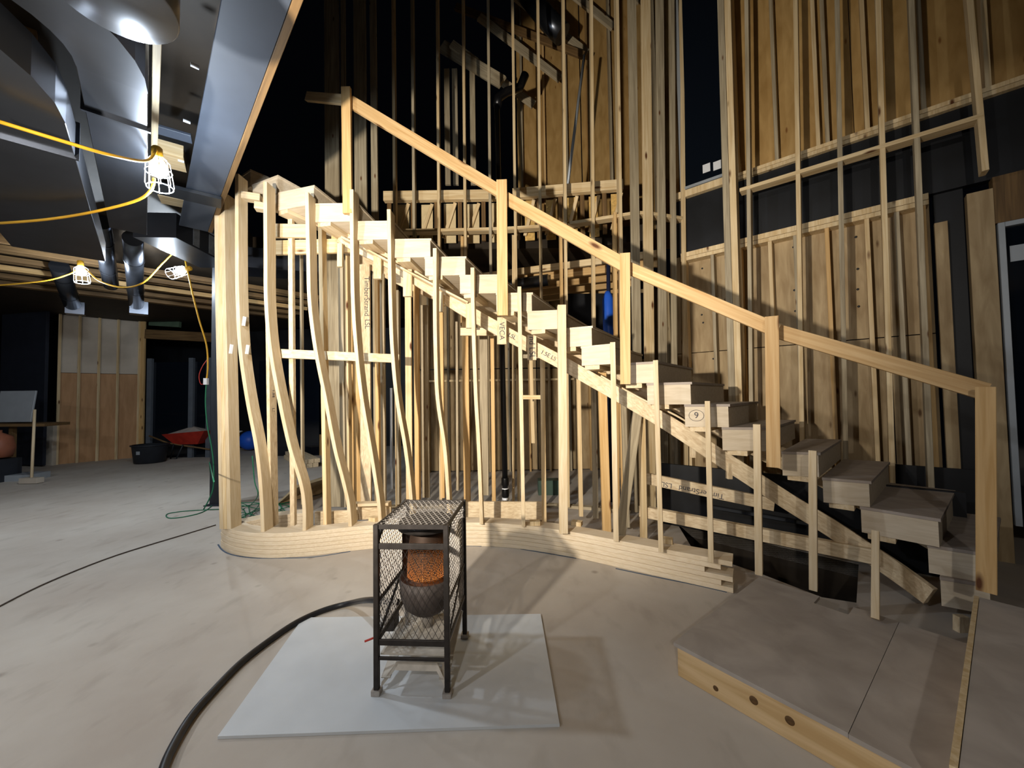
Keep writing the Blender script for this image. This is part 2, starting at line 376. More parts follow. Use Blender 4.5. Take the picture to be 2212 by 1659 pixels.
# ------------------------------------------------------------------ right wall (two storeys): sheathing, plates, studs, black band
wr = root('wall_right', WN * 5.4 + WD * 0.2, 'two-storey framed right wall with golden plywood sheathing and a black band', None, None, 'structure')
def wpt(t, d, z): 
    p = WN * d + WD * t; return Vector((p.x, p.y, z))
def wslab(name, t0, t1, z0, z1, d, thk, mat, parent=wr):
    m = frame(wpt((t0 + t1) / 2, d, z0), (0, 0, 1), WD); r3 = m.to_3x3(); c0 = wpt((t0 + t1) / 2, d, z0); c1 = wpt((t0 + t1) / 2, d, z1)
    V, F = prism_secs([rect_loop(c0, r3.col[0], r3.col[1], t1 - t0, thk), rect_loop(c1, r3.col[0], r3.col[1], t1 - t0, thk)])
    return mesh(name, V, F, mat, parent, m)
D_SH = 5.52
ts = [-1.75, -0.62, 0.36, 0.68]
for a, b in zip(ts, ts[1:]):
    wslab('sheathing_panel', a + 0.004, b - 0.004, 0.0, 2.055, D_SH, 0.018, M['plyold'])
    wslab('sheathing_panel', a + 0.004, b - 0.004, 2.065, 3.40, D_SH, 0.018, M['plyold'])
ts = [-1.02, 0.16, 1.36, 2.6]
for a, b in zip(ts, ts[1:]):
    wslab('sheathing_panel', a + 0.003, b - 0.003, 4.18, 8.2, D_SH, 0.018, M['ply'])
wslab('membrane_band', -1.75, 2.6, 3.40, 4.14, D_SH - 0.05, 0.10, M['membrane'])
wslab('top_plate', -1.62, 0.66, 3.34, 3.40, D_SH - 0.08, 0.14, M['spruce'])
wslab('top_plate', -1.62, 0.66, 3.29, 3.335, D_SH - 0.08, 0.14, M['spruce'])
wslab('bottom_plate', -0.95, 2.6, 4.14, 4.18, D_SH - 0.08, 0.14, M['spruce'])
wslab('bottom_plate', -0.95, 2.6, 4.185, 4.225, D_SH - 0.08, 0.14, M['spruce'])
for k, t in enumerate([-1.58, -1.24, -0.93, -0.62, -0.38, -0.10, 0.22, 0.44, 0.62]):
    wslab('stud', t - 0.019, t + 0.019, 0.04, 3.29, D_SH - 0.08, 0.12, [M['spruce'], M['gray'], M['fir']][k % 3])
for k, t in enumerate([-0.93, -0.52, -0.14, -0.06, 0.26, 0.66, 1.06, 1.46]):
    wslab('stud', t - 0.019, t + 0.019, 4.225, 8.2, D_SH - 0.08, 0.12, [M['spruce'], M['gray']][k % 2])
# blocking row through the band, in line with the tall front studs
b0 = pl(1600, 415, 5.09); b1 = pl(2120, 257, 5.09)
board('blocking', b0, b1, WN, 0.13, 0.04, M['spruce'], wr)
# tall studs that run past both floors
for k, (xa, ya, xb, yb) in enumerate([(1718, 0, 1730, 799), (1808, 0, 1822, 728), (1897, 0, 1920, 761), (1969, 0, 2006, 900), (2096, 0, 2130, 373), (1612, 0, 1619, 600)]):
    a, b = line_through(pl(xa, ya, 5.03), pl(xb, yb, 5.03), 3.35 if xa == 2096 else 0.02, 7.8)
    board('stud', a + WN * 0.06, b + WN * 0.06, WN, 0.12, 0.04, [M['spruce'], M['gray']][k % 2], wr)
for dx, mt in ((0, 'gray'), (15, 'spruce')):    # doubled trimmer beside the tall window
    a, b = line_through(pl(1556 + dx, 0, 5.0), pl(1567 + dx, 380, 5.0), 0.02, 7.8)
    board('stud', a + WN * 0.07, b + WN * 0.07, WN, 0.14, 0.068, M[mt], wr)
# nail heads on the lower sheathing left of the trimmer
for px, py in [(1513, 557), (1517, 580), (1541, 610), (1516, 680), (1519, 659), (1519, 697), (1541, 775), (1847, 474), (1849, 512), (1853, 581), (1853, 625), (1855, 662), (1714, 534), (1716, 627), (1718, 672)]:
    p = pl(px, py, D_SH - 0.010); lathe('nail_head', p, [(0.012, 0), (0.012, 0.004), (0.004, 0.006)], M['steel'], wr, 8, -WN)
# end post board, dark gap and header by the door
wslab('end_board', 0.69, 0.775, 0.0, 3.1, D_SH - 0.10, 0.05, M['plyold'])
wslab('end_panel', 0.895, 1.05, 0.0, 3.3, D_SH - 0.10, 0.10, M['plyold'])
wslab('black_gap_sheet', 0.0, 0.89, 0.0, 0.78, D_SH - 0.14, 0.02, M['membrane'])  # black sheet put in for the dark gap behind the lower treads
wslab('header', 1.05, 2.6, 2.98, 3.40, D_SH - 0.08, 0.12, M['darkwood'])
wslab('membrane_strip', 0.70, 0.893, 0.0, 3.4, D_SH - 0.02, 0.04, M['membrane'])
# door at the right edge
dr = root('door_1', wpt(1.6, 5.4, 0.33), 'black door in a grey frame at the right edge', None, None, 'structure')
wslab('door_frame', 1.06, 1.10, 0.33, 2.97, D_SH - 0.12, 0.10, M['frame'], dr)
wslab('door_frame', 1.10, 2.3, 2.93, 2.97, D_SH - 0.12, 0.10, M['frame'], dr)
wslab('door_leaf', 1.10, 2.3, 0.33, 2.93, D_SH - 0.10, 0.05, M['glass'], dr)
stk = wslab('sticker', 1.125, 1.21, 2.62, 2.76, D_SH - 0.128, 0.003, M['frame'], dr)
# tall window high on the wall
wn = root('window_1', wpt(-1.2, 5.4, 4.25), 'tall dark window with a pale frame, high on the right wall', None, None, 'structure')
wslab('pane', -1.56, -1.03, 4.29, 8.0, D_SH - 0.12, 0.02, M['glass'], wn)
wslab('frame_side', -1.60, -1.555, 4.25, 8.0, D_SH - 0.13, 0.05, M['frame'], wn)
wslab('frame_side', -1.04, -1.0, 4.25, 8.0, D_SH - 0.13, 0.05, M['frame'], wn)
wslab('frame_bottom', -1.555, -1.04, 4.25, 4.285, D_SH - 0.13, 0.05, M['frame'], wn)
wslab('sill_plate', -1.68, -0.98, 4.15, 4.24, D_SH - 0.08, 0.14, M['spruce'], wn)
p = pl(1526, 363, D_SH - 0.133); 
for (px, py) in [(1526, 363), (1549, 357)]:
    p = pl(px, py, D_SH - 0.134)
    board('sticker', p - Vector((0, 0, 0.055)), p + Vector((0, 0, 0.055)), WD, 0.09, 0.003, M['white'], wn)

# ------------------------------------------------------------------ back wall (deep room behind the stair)
wb = root('wall_back', (1.0, 7.9, 0), 'plywood sheathed back wall seen through the studs', None, None, 'structure')
YB = 7.9
for k, (x0, x1) in enumerate([(-1.9, -0.72), (-0.7, 0.5), (0.52, 1.7), (1.72, 2.9), (2.92, 4.1)]):
    box('sheathing_panel', ((x0 + x1) / 2, YB, 1.05), (x1 - x0, 0.018, 2.06), M['plyold'], wb)
    box('sheathing_panel', ((x0 + x1) / 2, YB, 2.9), (x1 - x0, 0.018, 1.60), M['plyold'], wb)
    if k >= 2:
        box('sheathing_panel', ((x0 + x1) / 2 - 0.35, YB - 0.9, 7.0), (x1 - x0, 0.018, 5.6), M['ply'], wb)
for k in range(14):
    x = -1.7 + k * 0.41
    box('stud', (x, YB - 0.07, 1.8), (0.038, 0.11, 3.6), M[['spruce', 'gray', 'fir'][k % 3]], wb)
    if x > 0.2: box('stud', (x - 0.1, YB - 0.97, 7.0), (0.038, 0.11, 5.6), M[['fir', 'gray'][k % 2]], wb)
box('blocking', (1.1, YB - 0.07, 1.85), (5.6, 0.10, 0.04), M['spruce'], wb)

# ------------------------------------------------------------------ outer curved stud wall (tall studs behind the treads)
wo = root('wall_outer', (0.0, 5.2, 0), 'tall curved stud wall standing behind the stair', None, None, 'structure')
YO = [(600, 5.35), (690, 5.3), (1110, 5.25), (1217, 5.12), (1340, 4.92), (1370, 4.85), (1405, 4.88), (1431, 4.93), (1455, 5.0), (1477, 5.06)]
def yo(px): return interp(YO, px)
tall = [(806, 150, 809, 440, .09, .04, 'gray'), (777, 180, 779, 440, .17, .04, 'gray'), (716, 235, 717, 430, .20, .04, 'gray'), (741, 235, 742, 430, .06, .04, 'gray'), (849, 110, 852, 470, .038, .09, 'spruce'), (890, 70, 894, 500, .038, .09, 'gray'),
        (944, 10, 948, 540, .038, .09, 'spruce'), (1000, 0, 1005, 540, .038, .09, 'spruce'), (1054, 0, 1060, 585, .038, .09, 'gray'), (1107, 0, 1115, 625, .038, .09, 'spruce'),
        (1162, 0, 1169, 600, .038, .09, 'spruce'), (1217, 0, 1224, 700, .038, .09, 'spruce'), (1278, 0, 1284, 700, .038, .09, 'spruce'), (1334, 0, 1342, 500, .038, .12, 'spruce'),
        (1366, 0, 1377, 758, .11, .038, 'gray'), (1396, 0, 1404, 758, .125, .038, 'spruce'), (1426, 0, 1433, 758, .105, .038, 'gray'), (1452, 0, 1458, 758, .07, .038, 'gray'), (1473, 0, 1481, 758, .05, .038, 'spruce')]
for (xa, ya, xb, yb, nar, dep, mt) in tall:
    Y = yo((xa + xb) / 2)
    stud_px(xa, ya, xb, yb, Y, 0.04, 7.4, M[mt], wo, 'stud', nar, dep, 0.0 if xa < 1360 else -0.15)
# companion studs that carry the upper floor
for (xa, ya, xb, yb, z0, z1, mt) in [(1329, 470, 1331, 650, 0.04, 3.9, 'fir'), (1109, 490, 1109, 620, 0.04, 3.75, 'spruce'), (998, 500, 998, 540, 2.5, 3.75, 'fir'), (1212, 520, 1214, 660, 0.04, 3.7, 'fir'), (888, 480, 888, 500, 3.4, 3.75, 'spruce')]:
    stud_px(xa, ya, xb, yb, yo(xa) + 0.01, z0, z1, M[mt], wo, 'stud', 0.038, 0.09)
# curved blocking row
bp = catmull([at(860, 489, 5.30), at(1000, 491, 5.30), at(1110, 488, 5.27), at(1222, 481, 5.16), at(1337, 470, 4.95), at(1385, 463, 4.88), at(1430, 470, 4.95), at(1478, 486, 5.06)], 4)
bp = [Vector((p.x, p.y + 0.07, 3.86)) for p in bp]
tang = [(bp[min(i + 1, len(bp) - 1)] - bp[max(i - 1, 0)]).normalized() for i in range(len(bp))]
sweep_rect('blocking', bp, [Vector((-t.y, t.x, 0)) for t in tang], [Vector((0, 0, 1))] * len(bp), 0.13, 0.042, M['spruce'], wo)
bo = [at(px, 1085, 5.25) for px in (840, 1000)]
board('bottom_plate', (-1.9, 5.34, 0.02), (0.55, 5.3, 0.02), (0, 1, 0), 0.09, 0.038, M['gray'], wo)
board('bottom_plate', (0.55, 5.3, 0.02), (1.5, 4.98, 0.02), (0, 1, 0), 0.09, 0.038, M['gray'], wo)

# ------------------------------------------------------------------ edge of the upper floor behind the tall studs
M['webply'] = plain('web_panel', 'd0bd95', 0.7, 0, 0.12, 9)
ue = root('upper_floor_edge', (0.2, 5.6, 3.9), 'open edge of the upper floor: light chord boards over strand-board end webs', 'floor edge')
segs = [((830, 417), (1086, 428), 5.52), ((1108, 420), (1345, 402), 5.50)]
for (a, b, Y) in segs:
    A, B = at(a[0], a[1], Y), at(b[0], b[1], Y - (0.0 if Y > 5.51 else 0.20))
    z = 4.45; A.z = B.z = z
    board('chord', A, B, (0, 0, 1), 0.14, 0.09, M['spruce'], ue)
    d = (B - A).normalized(); nrm = Vector((d.y, -d.x, 0))
    nseg = 5
    for k in range(nseg):
        p0 = A + (B - A) * (k / nseg); p1 = A + (B - A) * ((k + 1) / nseg)
        off = -nrm * (0.10 + 0.02 * (k % 2))
        q0 = p0 + d * 0.16 + off; q1 = p1 - d * 0.01 + off
        V = [Vector((q.x, q.y, zz)) + n for zz in (3.80, 4.39) for q in (q0, q1) for n in (nrm * 0.0, nrm * -0.018)]
        mesh('end_web', V, [(0, 1, 3, 2), (4, 5, 7, 6), (0, 1, 5, 4), (2, 3, 7, 6), (0, 2, 6, 4), (1, 3, 7, 5)], M['osb' if Y < 5.51 else 'webply'], ue)
        m0 = p0 + d * 0.06 - nrm * 0.05
        board('web_stiffener', Vector((m0.x, m0.y, 3.80)), Vector((m0.x, m0.y, 4.39)), d, 0.06, 0.038, M['darkwood'], ue)
        board('diagonal_web', Vector((q0.x, q0.y, 3.86)) + nrm * 0.03, Vector((q1.x, q1.y, 4.38)) + nrm * 0.03, (0, 0, 1), 0.05, 0.03, M['spruce'], ue)
# joists of the back room seen from below the edge
bj = root('back_room_joists', (0.8, 6.6, 3.5), 'row of floor joists over the back room, behind the tall studs', 'joists')
for k in range(8):
    y0 = 5.95 + 0.24 * k
    board('joist', (-1.5, y0 + 0.75, 3.52), (2.2, y0 - 0.55, 3.52), (0, 0, 1), 0.24 if k % 2 else 0.10, 0.05, M['fir' if k % 2 else 'spruce'], bj)
tube('duct_pipe', [(-1.2, 6.6, 3.30), (0.6, 6.0, 3.34)], 0.09, M['galv'], bj, 14)
# black sheet low wall behind, right
bk = box('wall_panel', (1.75, 6.9, 2.75), (1.5, 0.04, 1.2), M['membrane']); bk.name = 'wall_inner'; tag(bk, 'black membrane wall panel in the back room', None, None, 'structure')
# rafters and roof far above
rf = root('rafters', (0.6, 6.4, 6.8), 'dim rafters high above the back room, running down to a header', 'rafters')
for k in range(5):
    a = at(975 + 60 * k, 95 - 58 * k, 6.3); b = a + Vector((1.4, 0.3, -0.85)) 
    board('rafter', a, b, (0, 0, 1), 0.14, 0.05, M['gray'], rf)
board('header', at(955, 100, 6.45), at(1085, 178, 6.1), (0, 0, 1), 0.2, 0.05, M['gray'], rf)
board('header', at(985, 15, 6.5), at(1260, 120, 6.2), (0, 0, 1), 0.12, 0.05, M['darkwood'], rf)
for px in (965, 982, 1020): board('hanger', at(px, 150, 6.3), at(px + 3, 400, 6.3), (1, 0, 0), 0.09, 0.04, M['gray'], rf)

# ================================================================== STAIR
YT = [(2060, 2.37), (1935, 2.65), (1820, 2.80), (1730, 2.93), (1600, 3.02), (1525, 3.10), (1450, 3.2), (1392, 3.3), (1295, 3.52), (1250, 3.64), (1180, 3.72), (700, 3.72), (676, 3.72), (589, 3.86), (544, 4.0), (514, 4.18)]
AT = [(2060, 53), (1935, 51), (1730, 46), (1450, 40), (1180, 25), (980, 12), (812, 4), (690, 8), (600, 22), (540, 34)]
def yt(px): return interp(YT, px)
def dirv(px):
    a = math.radians(interp(AT, px)); return Vector((math.sin(a), math.cos(a), 0))
def ztread(k): return 0.322 + 0.183 * (k - 1)
TR = [(2010, 2114), (1987, 2122), (1848, 2012), (1769, 1868), (1684, 1762), (1557, 1658), (1478, 1572), (1398, 1492), (1344, 1422), (1258, 1320), (1208, 1281), (1142, 1212), (1075, 1152), (996, 1079), (920, 1008), (850, 932), (768, 849), (676, 772), (590, 677), (542, 597), (512, 537)]
stair = root('curved_staircase', (0.4, 3.9, 0), 'rough curved staircase of boxed plywood treads climbing to the left', 'staircase')
TREAD_END = {}
for k, (xl, xr) in enumerate(TR, 1):
    z1 = ztread(k); z0 = z1 - 0.183
    py = 850
    A = at(xl, py, yt(xl)); B = at(xr, py, yt(xr)); dA, dB = dirv(xl), dirv(xr)
    L = 1.12
    P = [A, B, B + dB * L, A + dA * L]; P = [Vector((p.x, p.y, 0)) for p in P]
    TREAD_END[k] = (P[0], P[1], z0, z1)
    rot = math.atan2(P[1].y - P[0].y, P[1].x - P[0].x)
    t = slab('tread_box', P, z0, z1 - 0.020, M['treadwood'], stair, rot)
    e = (P[1] - P[0]).normalized(); nn = Vector((e.y, -e.x, 0))
    Q = [P[0] + nn * 0.006 - e * 0.004, P[1] + nn * 0.006 + e * 0.012, P[2] + e * 0.012, P[3] - e * 0.004]
    slab('tread_board', Q, z1 - 0.020, z1, M['dustwood'] if k < 10 else M['treadwood'], t, rot)
    if k >= 3:   # nailing cleat under the box
        c = P[0] + e * 0.10 + dA * 0.12
        board('cleat', Vector((c.x, c.y, z0 - 0.02)) - dA * 0.11, Vector((c.x, c.y, z0 - 0.02)) + dA * 0.25, e, 0.14, 0.038, M['pale'], t)
# handwritten 9 in a ring on the seventh box
P0, P1, z0, z1 = TREAD_END[7]; e = (P1 - P0).normalized(); nn = Vector((e.y, -e.x, 0))
pc = P0 + e * 0.085 + Vector((0, 0, (z0 + z1) / 2)) + nn * 0.002
text('pencil_mark', '9', 0.07, facing(pc, e, nn), stair)
ring = [pc + e * math.cos(2 * PI * k / 24) * 0.055 + Vector((0, 0, 1)) * math.sin(2 * PI * k / 24) * 0.045 for k in range(25)]
tube('pencil_mark', ring, 0.0016, M['ink'], stair, 5)
# main curved stringer
SP = [(735, 512), (790, 541), (850, 571), (930, 622), (1000, 667), (1060, 702), (1120, 735), (1200, 776), (1270, 815), (1345, 857), (1440, 912), (1540, 978), (1620, 1030), (1700, 1082), (1790, 1137), (1870, 1190), (1940, 1237), (2010, 1288)]
def ystr(px): return interp(SP, px)
pts = catmull([at(px, py, yt(px) + (0.30 if px < 1150 else 0.24 if px < 1400 else 0.16)) for px, py in SP], 3)
UPV = Vector((0, 0, 1))
tg = [(pts[min(i + 1, len(pts) - 1)] - pts[max(i - 1, 0)]).normalized() for i in range(len(pts))]
ys = [Vector((t.y, -t.x, 0)).normalized() for t in tg]; xs = [y.cross(t).normalized() for y, t in zip(ys, tg)]
sweep_rect('stringer', pts, xs, ys, 0.135, 0.045, M['lsl'], stair)
pts2 = catmull([at(px, py, yt(px) + 0.22) for px, py in [(742, 516), (800, 545), (860, 577), (940, 619), (1012, 656)]], 4)
tg2 = [(pts2[min(i + 1, len(pts2) - 1)] - pts2[max(i - 1, 0)]).normalized() for i in range(len(pts2))]
y2 = [Vector((t.y, -t.x, 0)).normalized() for t in tg2]; x2 = [y.cross(t).normalized() for y, t in zip(y2, tg2)]
sweep_rect('nailer_strip', pts2, y2, x2, 0.12, 0.02, M['pale'], stair)
pts3 = catmull([at(px, py, yt(px) + 0.10) for px, py in [(1300, 812), (1345, 838), (1400, 868), (1460, 897), (1500, 922)]], 4)
tg3 = [(pts3[min(i + 1, len(pts3) - 1)] - pts3[max(i - 1, 0)]).normalized() for i in range(len(pts3))]
y3 = [Vector((t.y, -t.x, 0)).normalized() for t in tg3]; x3 = [y.cross(t).normalized() for y, t in zip(y3, tg3)]
sweep_rect('nailer_strip', pts3, y3, x3, 0.06, 0.015, M['pale'], stair)
# outer stringer against the wall side
po = []
for k in range(21, 0, -1):
    A, B, z0, z1 = TREAD_END[k]; xm = (TR[k - 1][0] + TR[k - 1][1]) / 2
    q = (A + B) / 2 + dirv(xm) * 0.9; po.append(Vector((q.x, q.y, z0 - 0.12)))
to = [(po[min(i + 1, len(po) - 1)] - po[max(i - 1, 0)]).normalized() for i in range(len(po))]
yo_ = [Vector((t.y, -t.x, 0)).normalized() for t in to]; xo = [y.cross(t).normalized() for y, t in zip(yo_, to)]
sweep_rect('stringer', po, xo, yo_, 0.2, 0.045, M['lsl'], stair)
# vertical hanger blocks nailed across the stringer
HB = [(816, 553, 603, 17, 'lsl'), (881, 583, 641, 19, 'pale'), (952, 632, 674, 11, 'pale'), (1013, 655, 709, 12, 'pale'), (1084, 686, 744, 20, 'lsl'), (1149, 724, 778, 19, 'lsl'), (735, 527, 577, 11, 'pale')]
hang = []
for px, a, b, wpx, mt in HB:
    Y = yt(px) + 0.22
    o = board('hanger_block', at(px, a, Y), at(px, b, Y), (1, 0, 0), wpx * Y / FPX, 0.04, M[mt], stair); hang.append((o, px, (a + b) / 2, Y))
for (o, px, pyc, Y), s, sz in ((hang[5], 'nd LSL', 0.085), (hang[4], 'VECA', 0.075)):
    text('lumber_print', s, sz, facing(at(px, pyc, Y - 0.0215), (0, 0, -1), (0, -1, 0)), o)
for px, tx, sz in ((1106, 'LSL', 0.06), (1188, '1.5E LSL', 0.06), (840, 'LSL', 0.06)):
    dX = at(px + 12, ystr(px + 12), yt(px + 12) + .24) - at(px - 12, ystr(px - 12), yt(px - 12) + .24); nX = Vector((dX.y, -dX.x, 0)).normalized()
    text('lumber_print', tx, sz, facing(at(px, ystr(px), yt(px) + (0.30 if px < 1150 else 0.24)) + nX * 0.0245, dX, nX), stair)
# post blocks low on the right
for px, a, b, wpx, Y in [(1497, 940, 988, 9, 3.35), (1575, 1000, 1034, 10, 3.2), (2076, 1330, 1384, 22, 2.45)]:
    board('hanger_block', at(px, a, Y), at(px, b, Y), (1, 0, 0), wpx * Y / FPX, 0.04, M['lsl'], stair)

# ------------------------------------------------------------------ curved low plate and its studs
ZP = 0.235
front = [flr(px, py) for px, py in [(479, 1180), (486, 1189), (503, 1197), (540, 1204), (600, 1206), (680, 1200), (755, 1191), (830, 1184), (935, 1180), (1040, 1180), (1130, 1187), (1240, 1205), (1330, 1225), (1450, 1252), (1584, 1282)]]
front = [Vector((-2.35, 4.55, 0)), Vector((-2.72, 4.42, 0)), Vector((-2.95, 4.18, 0))] + front
fc = catmull(front, 4)
kw = root('curved_stud_wall', (-0.6, 3.8, 0), 'curved low wall under the stair: laminated plate with pale bent studs', 'stud wall')
NL = 6
for l in range(NL):
    cut = [0, 1, 0, 2, 1, 0][l]
    pts_ = fc[:len(fc) - cut] if cut else fc
    tgs = [(pts_[min(i + 1, len(pts_) - 1)] - pts_[max(i - 1, 0)]).normalized() for i in range(len(pts_))]
    nin = [Vector((-t.y, t.x, 0)) for t in tgs]
    off = 0.09 + random.uniform(-0.004, 0.004)
    cen = [p + n * off + Vector((0, 0, (l + 0.5) * ZP / NL)) for p, n in zip(pts_, nin)]
    sweep_rect('plate_layer', cen, nin, [UPV] * len(cen), 0.18, ZP / NL - 0.0015, M['platewood'], kw)
def bent(pix, Ytop, w=0.036, dep=0.14, mat='pale', ang=0.0, n=5):
    """bent stud: pixel points of the centre of its near edge, top first; the foot stands on the plate"""
    foot = flr(pix[-1][0], pix[-1][1], ZP); Yb = foot.y
    y0, y1 = pix[0][1], pix[-1][1]
    P = [at(px, py, Ytop + (Yb - Ytop) * (py - y0) / (y1 - y0)) for px, py in pix]
    P = catmull(P, n); d = Vector((math.sin(ang), math.cos(ang), 0)); e = Vector((d.y, -d.x, 0))
    return sweep_rect('stud', [p + d * dep / 2 for p in P], [e] * len(P), [d] * len(P), w, dep, M[mat], kw, frame(P[-1], (0, 0, 1)))
A_ = [(473.5, 415), (474.5, 540), (476, 650), (479, 790), (482, 950), (486, 1143)]
for i in range(3):
    bent([(x + (i - 1) * (7.4 + 0.9 * (k / 5)) , y) for k, (x, y) in enumerate(A_)], 3.97, 0.037, 0.15, 'pale' if i != 1 else 'spruce', 0.03)
BENT = [
    ([(511, 375), (511, 540), (512.5, 650), (518, 755), (533, 861), (553, 966), (563, 1060), (567, 1149)], 3.78),
    ([(572, 392), (573, 540), (574, 650), (583, 755), (602, 861), (625, 966), (648, 1040), (656, 1090), (657, 1146)], 3.62),
    ([(662, 415), (665, 540), (668, 650), (681, 755), (702, 861), (722, 966), (741, 1040), (752, 1090), (756, 1137)], 3.58),
    ([(759, 409), (760, 540), (762, 650), (769, 755), (781, 861), (799, 966), (811, 1040), (818, 1090), (821, 1133)], 3.58),
    ([(839.5, 452), (841, 540), (843, 650), (847, 755), (857, 861), (875, 966), (886, 1060), (890, 1131)], 3.58),
    ([(939, 536), (939, 650), (940.5, 755), (945, 861), (960, 966), (967, 1060), (970, 1131)], 3.58),
    ([(1020.5, 578), (1021, 650), (1024, 755), (1028, 861), (1034, 966), (1040, 1133)], 3.58),
    ([(1122, 619), (1124, 755), (1128, 966), (1131, 1138)], 3.58)]
for pix, Yt_ in BENT: bent(pix, Yt_)
# straighter studs to the right, tops on the tread ends
STR = [(1214, 658, 1218, 1153, 3.55, 18, 0.05), (1323.5, 739, 1331, 1170, 3.36, 11.5, 0.26), (1416, 778, 1428, 1193, 3.14, 11, 0.38), (1528, 867, 1536, 1216, 2.98, 12, 0.5)]
for xa, ya, xb, yb, Yt_, wpx, an in STR:
    f = flr(xb, yb, ZP); t = at(xa, ya, Yt_); d = Vector((math.sin(an), math.cos(an), 0))
    board('stud', f + d * 0.05, t + d * 0.05, d, 0.10, wpx * f.y / FPX * math.cos(an), M['pale'], kw)
for xa, ya, xb, yb, Yt_, wpx, an in [(1634.5, 917, 1639, 1243, 2.86, 17, 0.62), (1755, 975, 1756.5, 1278, 2.68, 19, 0.70), (1891, 1155, 1890.5, 1346, 2.42, 19, 0.78)]:
    f = flr(xb, yb, 0.168); t = at(xa, ya, Yt_); d = Vector((math.sin(an), math.cos(an), 0))
    board('stud', f + d * 0.05, t + d * 0.05, d, 0.10, wpx * f.y / FPX * math.cos(an) ** 1.0, M['pale'], kw)
# white patches (paper labels) on the first bent studs
for px, py in [(498, 754), (533, 755), (526, 694)]:
    p = at(px, py, 3.80)
    board('paper_label', p - Vector((0, 0, .045)), p + Vector((0.012, 0, .045)), (0.3, 1, 0), 0.03, 0.014, M['white'], kw)

# ------------------------------------------------------------------ straight support studs behind the bent ones
sw = root('support_studs', (-1.0, 4.3, 0), 'row of straight mixed studs and cross boards propping the stair from behind', 'stud wall')
SUP = [ # x_top,y_top, x_bot,y_bot, Y, narrow, depth, mat, ztop(None=under stringer)
    (575, 600, 583, 1140, 3.90, .032, .12, 'lsl', 3.0), (626, 470, 631, 1136, 3.95, .045, .05, 'lsl', 3.45), (648, 480, 652, 1090, 4.6, .022, .05, 'gray', 3.5),
    (691, 500, 702, 1138, 3.95, .04, .10, 'spruce', 3.4), (735, 560, 741, 1096, 4.5, .06, .04, 'gray', 3.2), (748, 560, 753, 1100, 4.45, .022, .09, 'spruce', 3.2),
    (766, 560, 770, 1090, 4.7, .10, .04, 'fir', 3.2), (787, 560, 790, 1095, 4.5, .12, .04, 'lsl', 3.1), (812, 570, 816, 1100, 4.4, .04, .06, 'fir', 3.0), (824, 570, 828, 1090, 4.55, .05, .05, 'gray', 3.0),
    (858, 600, 860, 1090, 4.9, .03, .09, 'gray', 2.9), (881, 640, 884, 1085, 4.6, .075, .04, 'spruce', 2.8), (897, 600, 901, 1082, 4.5, .05, .09, 'fir', 2.9), (916, 640, 920, 1075, 4.9, .09, .04, 'gray', 2.7),
    (952, 670, 956, 1076, 4.7, .05, .06, 'fir', 2.6), (986, 680, 988, 1060, 5.0, .03, .09, 'gray', 2.5), (1004, 690, 1009, 1086, 4.6, .075, .06, 'fir', 2.5), (1044, 720, 1047, 1070, 4.9, .10, .04, 'gray', 2.3),
    (1063, 740, 1067, 1085, 4.7, .045, .06, 'fir', 2.3), (1147, 780, 1152, 960, 5.0, .045, .06, 'spruce', 2.1), (1172, 780, 1176, 1132, 4.35, .05, .05, 'spruce', 2.05), (1250, 810, 1256, 1116, 4.5, .045, .06, 'spruce', 1.95),
    (1283, 830, 1288, 1120, 4.45, .055, .05, 'gray', 1.85), (1302, 830, 1312, 1150, 4.0, .085, .05, 'fir', 1.75), (1389, 870, 1394, 1168, 3.75, .045, .09, 'spruce', 1.45), (1348, 860, 1356, 1140, 4.1, .05, .05, 'gray', 1.6), (1342, 860, 1349, 1140, 4.2, .03, .05, 'fir', 1.6)]
for xa, ya, xb, yb, Y, nr, dp, mt, zt in SUP:
    z0 = max(0.0, at(xb, yb, Y).z)
    if z0 < 0.06: z0 = 0.0
    stud_px(xa, ya, xb, yb, Y, z0 if xa != 1147 else 0.9, zt, M[mt], sw, 'stud', nr, dp)
for px, py, Y, tx, sz in [(792, 640, 4.50, 'TimberStrand', .085), (793, 700, 4.5, 'LSL', .08)]:
    text('lumber_print', tx, sz, facing(at(px, py, Y - 0.001), (0, 0, -1), (0, -1, 0)), sw)
for py, tx, sz in [(850, '1.5E', .05), (890, 'LSL', .06), (930, 'TimberStrand', .03)]:
    p = at(588, py, 3.96); text('lumber_print', tx, sz, facing(p + Vector((0.012, 0, 0)), (0, 0, -1), (1, 0, 0)), sw)
# cross boards
def cross(xa, ya, xb, yb, Ya, Yb, h, mat, thk=0.04, name='cross_board'):
    return board(name, at(xa, ya, Ya), at(xb, yb, Yb), (0, 0, 1), h, thk, M[mat], sw)
cross(608, 764, 862, 775, 3.88, 4.1, 0.09, 'lsl'); cross(594, 499, 676, 500, 3.9, 4.0, 0.14, 'pale'); cross(596, 536, 757, 531, 4.0, 4.1, 0.15, 'spruce'); cross(995, 717, 1078, 717, 4.2, 4.2, 0.085, 'pale')
cross(716, 510, 760, 520, 4.1, 4.2, 0.13, 'fir'); cross(1130, 770, 1180, 770, 4.9, 4.9, 0.05, 'gray'); cross(1288, 830, 1330, 832, 4.0, 3.95, 0.045, 'spruce'); cross(1130, 858, 1172, 858, 4.6, 4.5, 0.05, 'spruce')
# slanting prop
a, b = at(1380, 870, 3.75), flr(1340, 1155, 0.235)
board('prop', b, a, (1, 0, 0), 0.085, 0.038, M['gray'], sw)
# short step blocks near the top-left stud
for px, py, Y in [(538, 424, 3.85), (566, 446, 3.75)]:
    board('block', at(px - 14, py, Y), at(px + 26, py + 6, Y + 0.05), (0, 0, 1), 0.07, 0.09, M['pale'], sw)
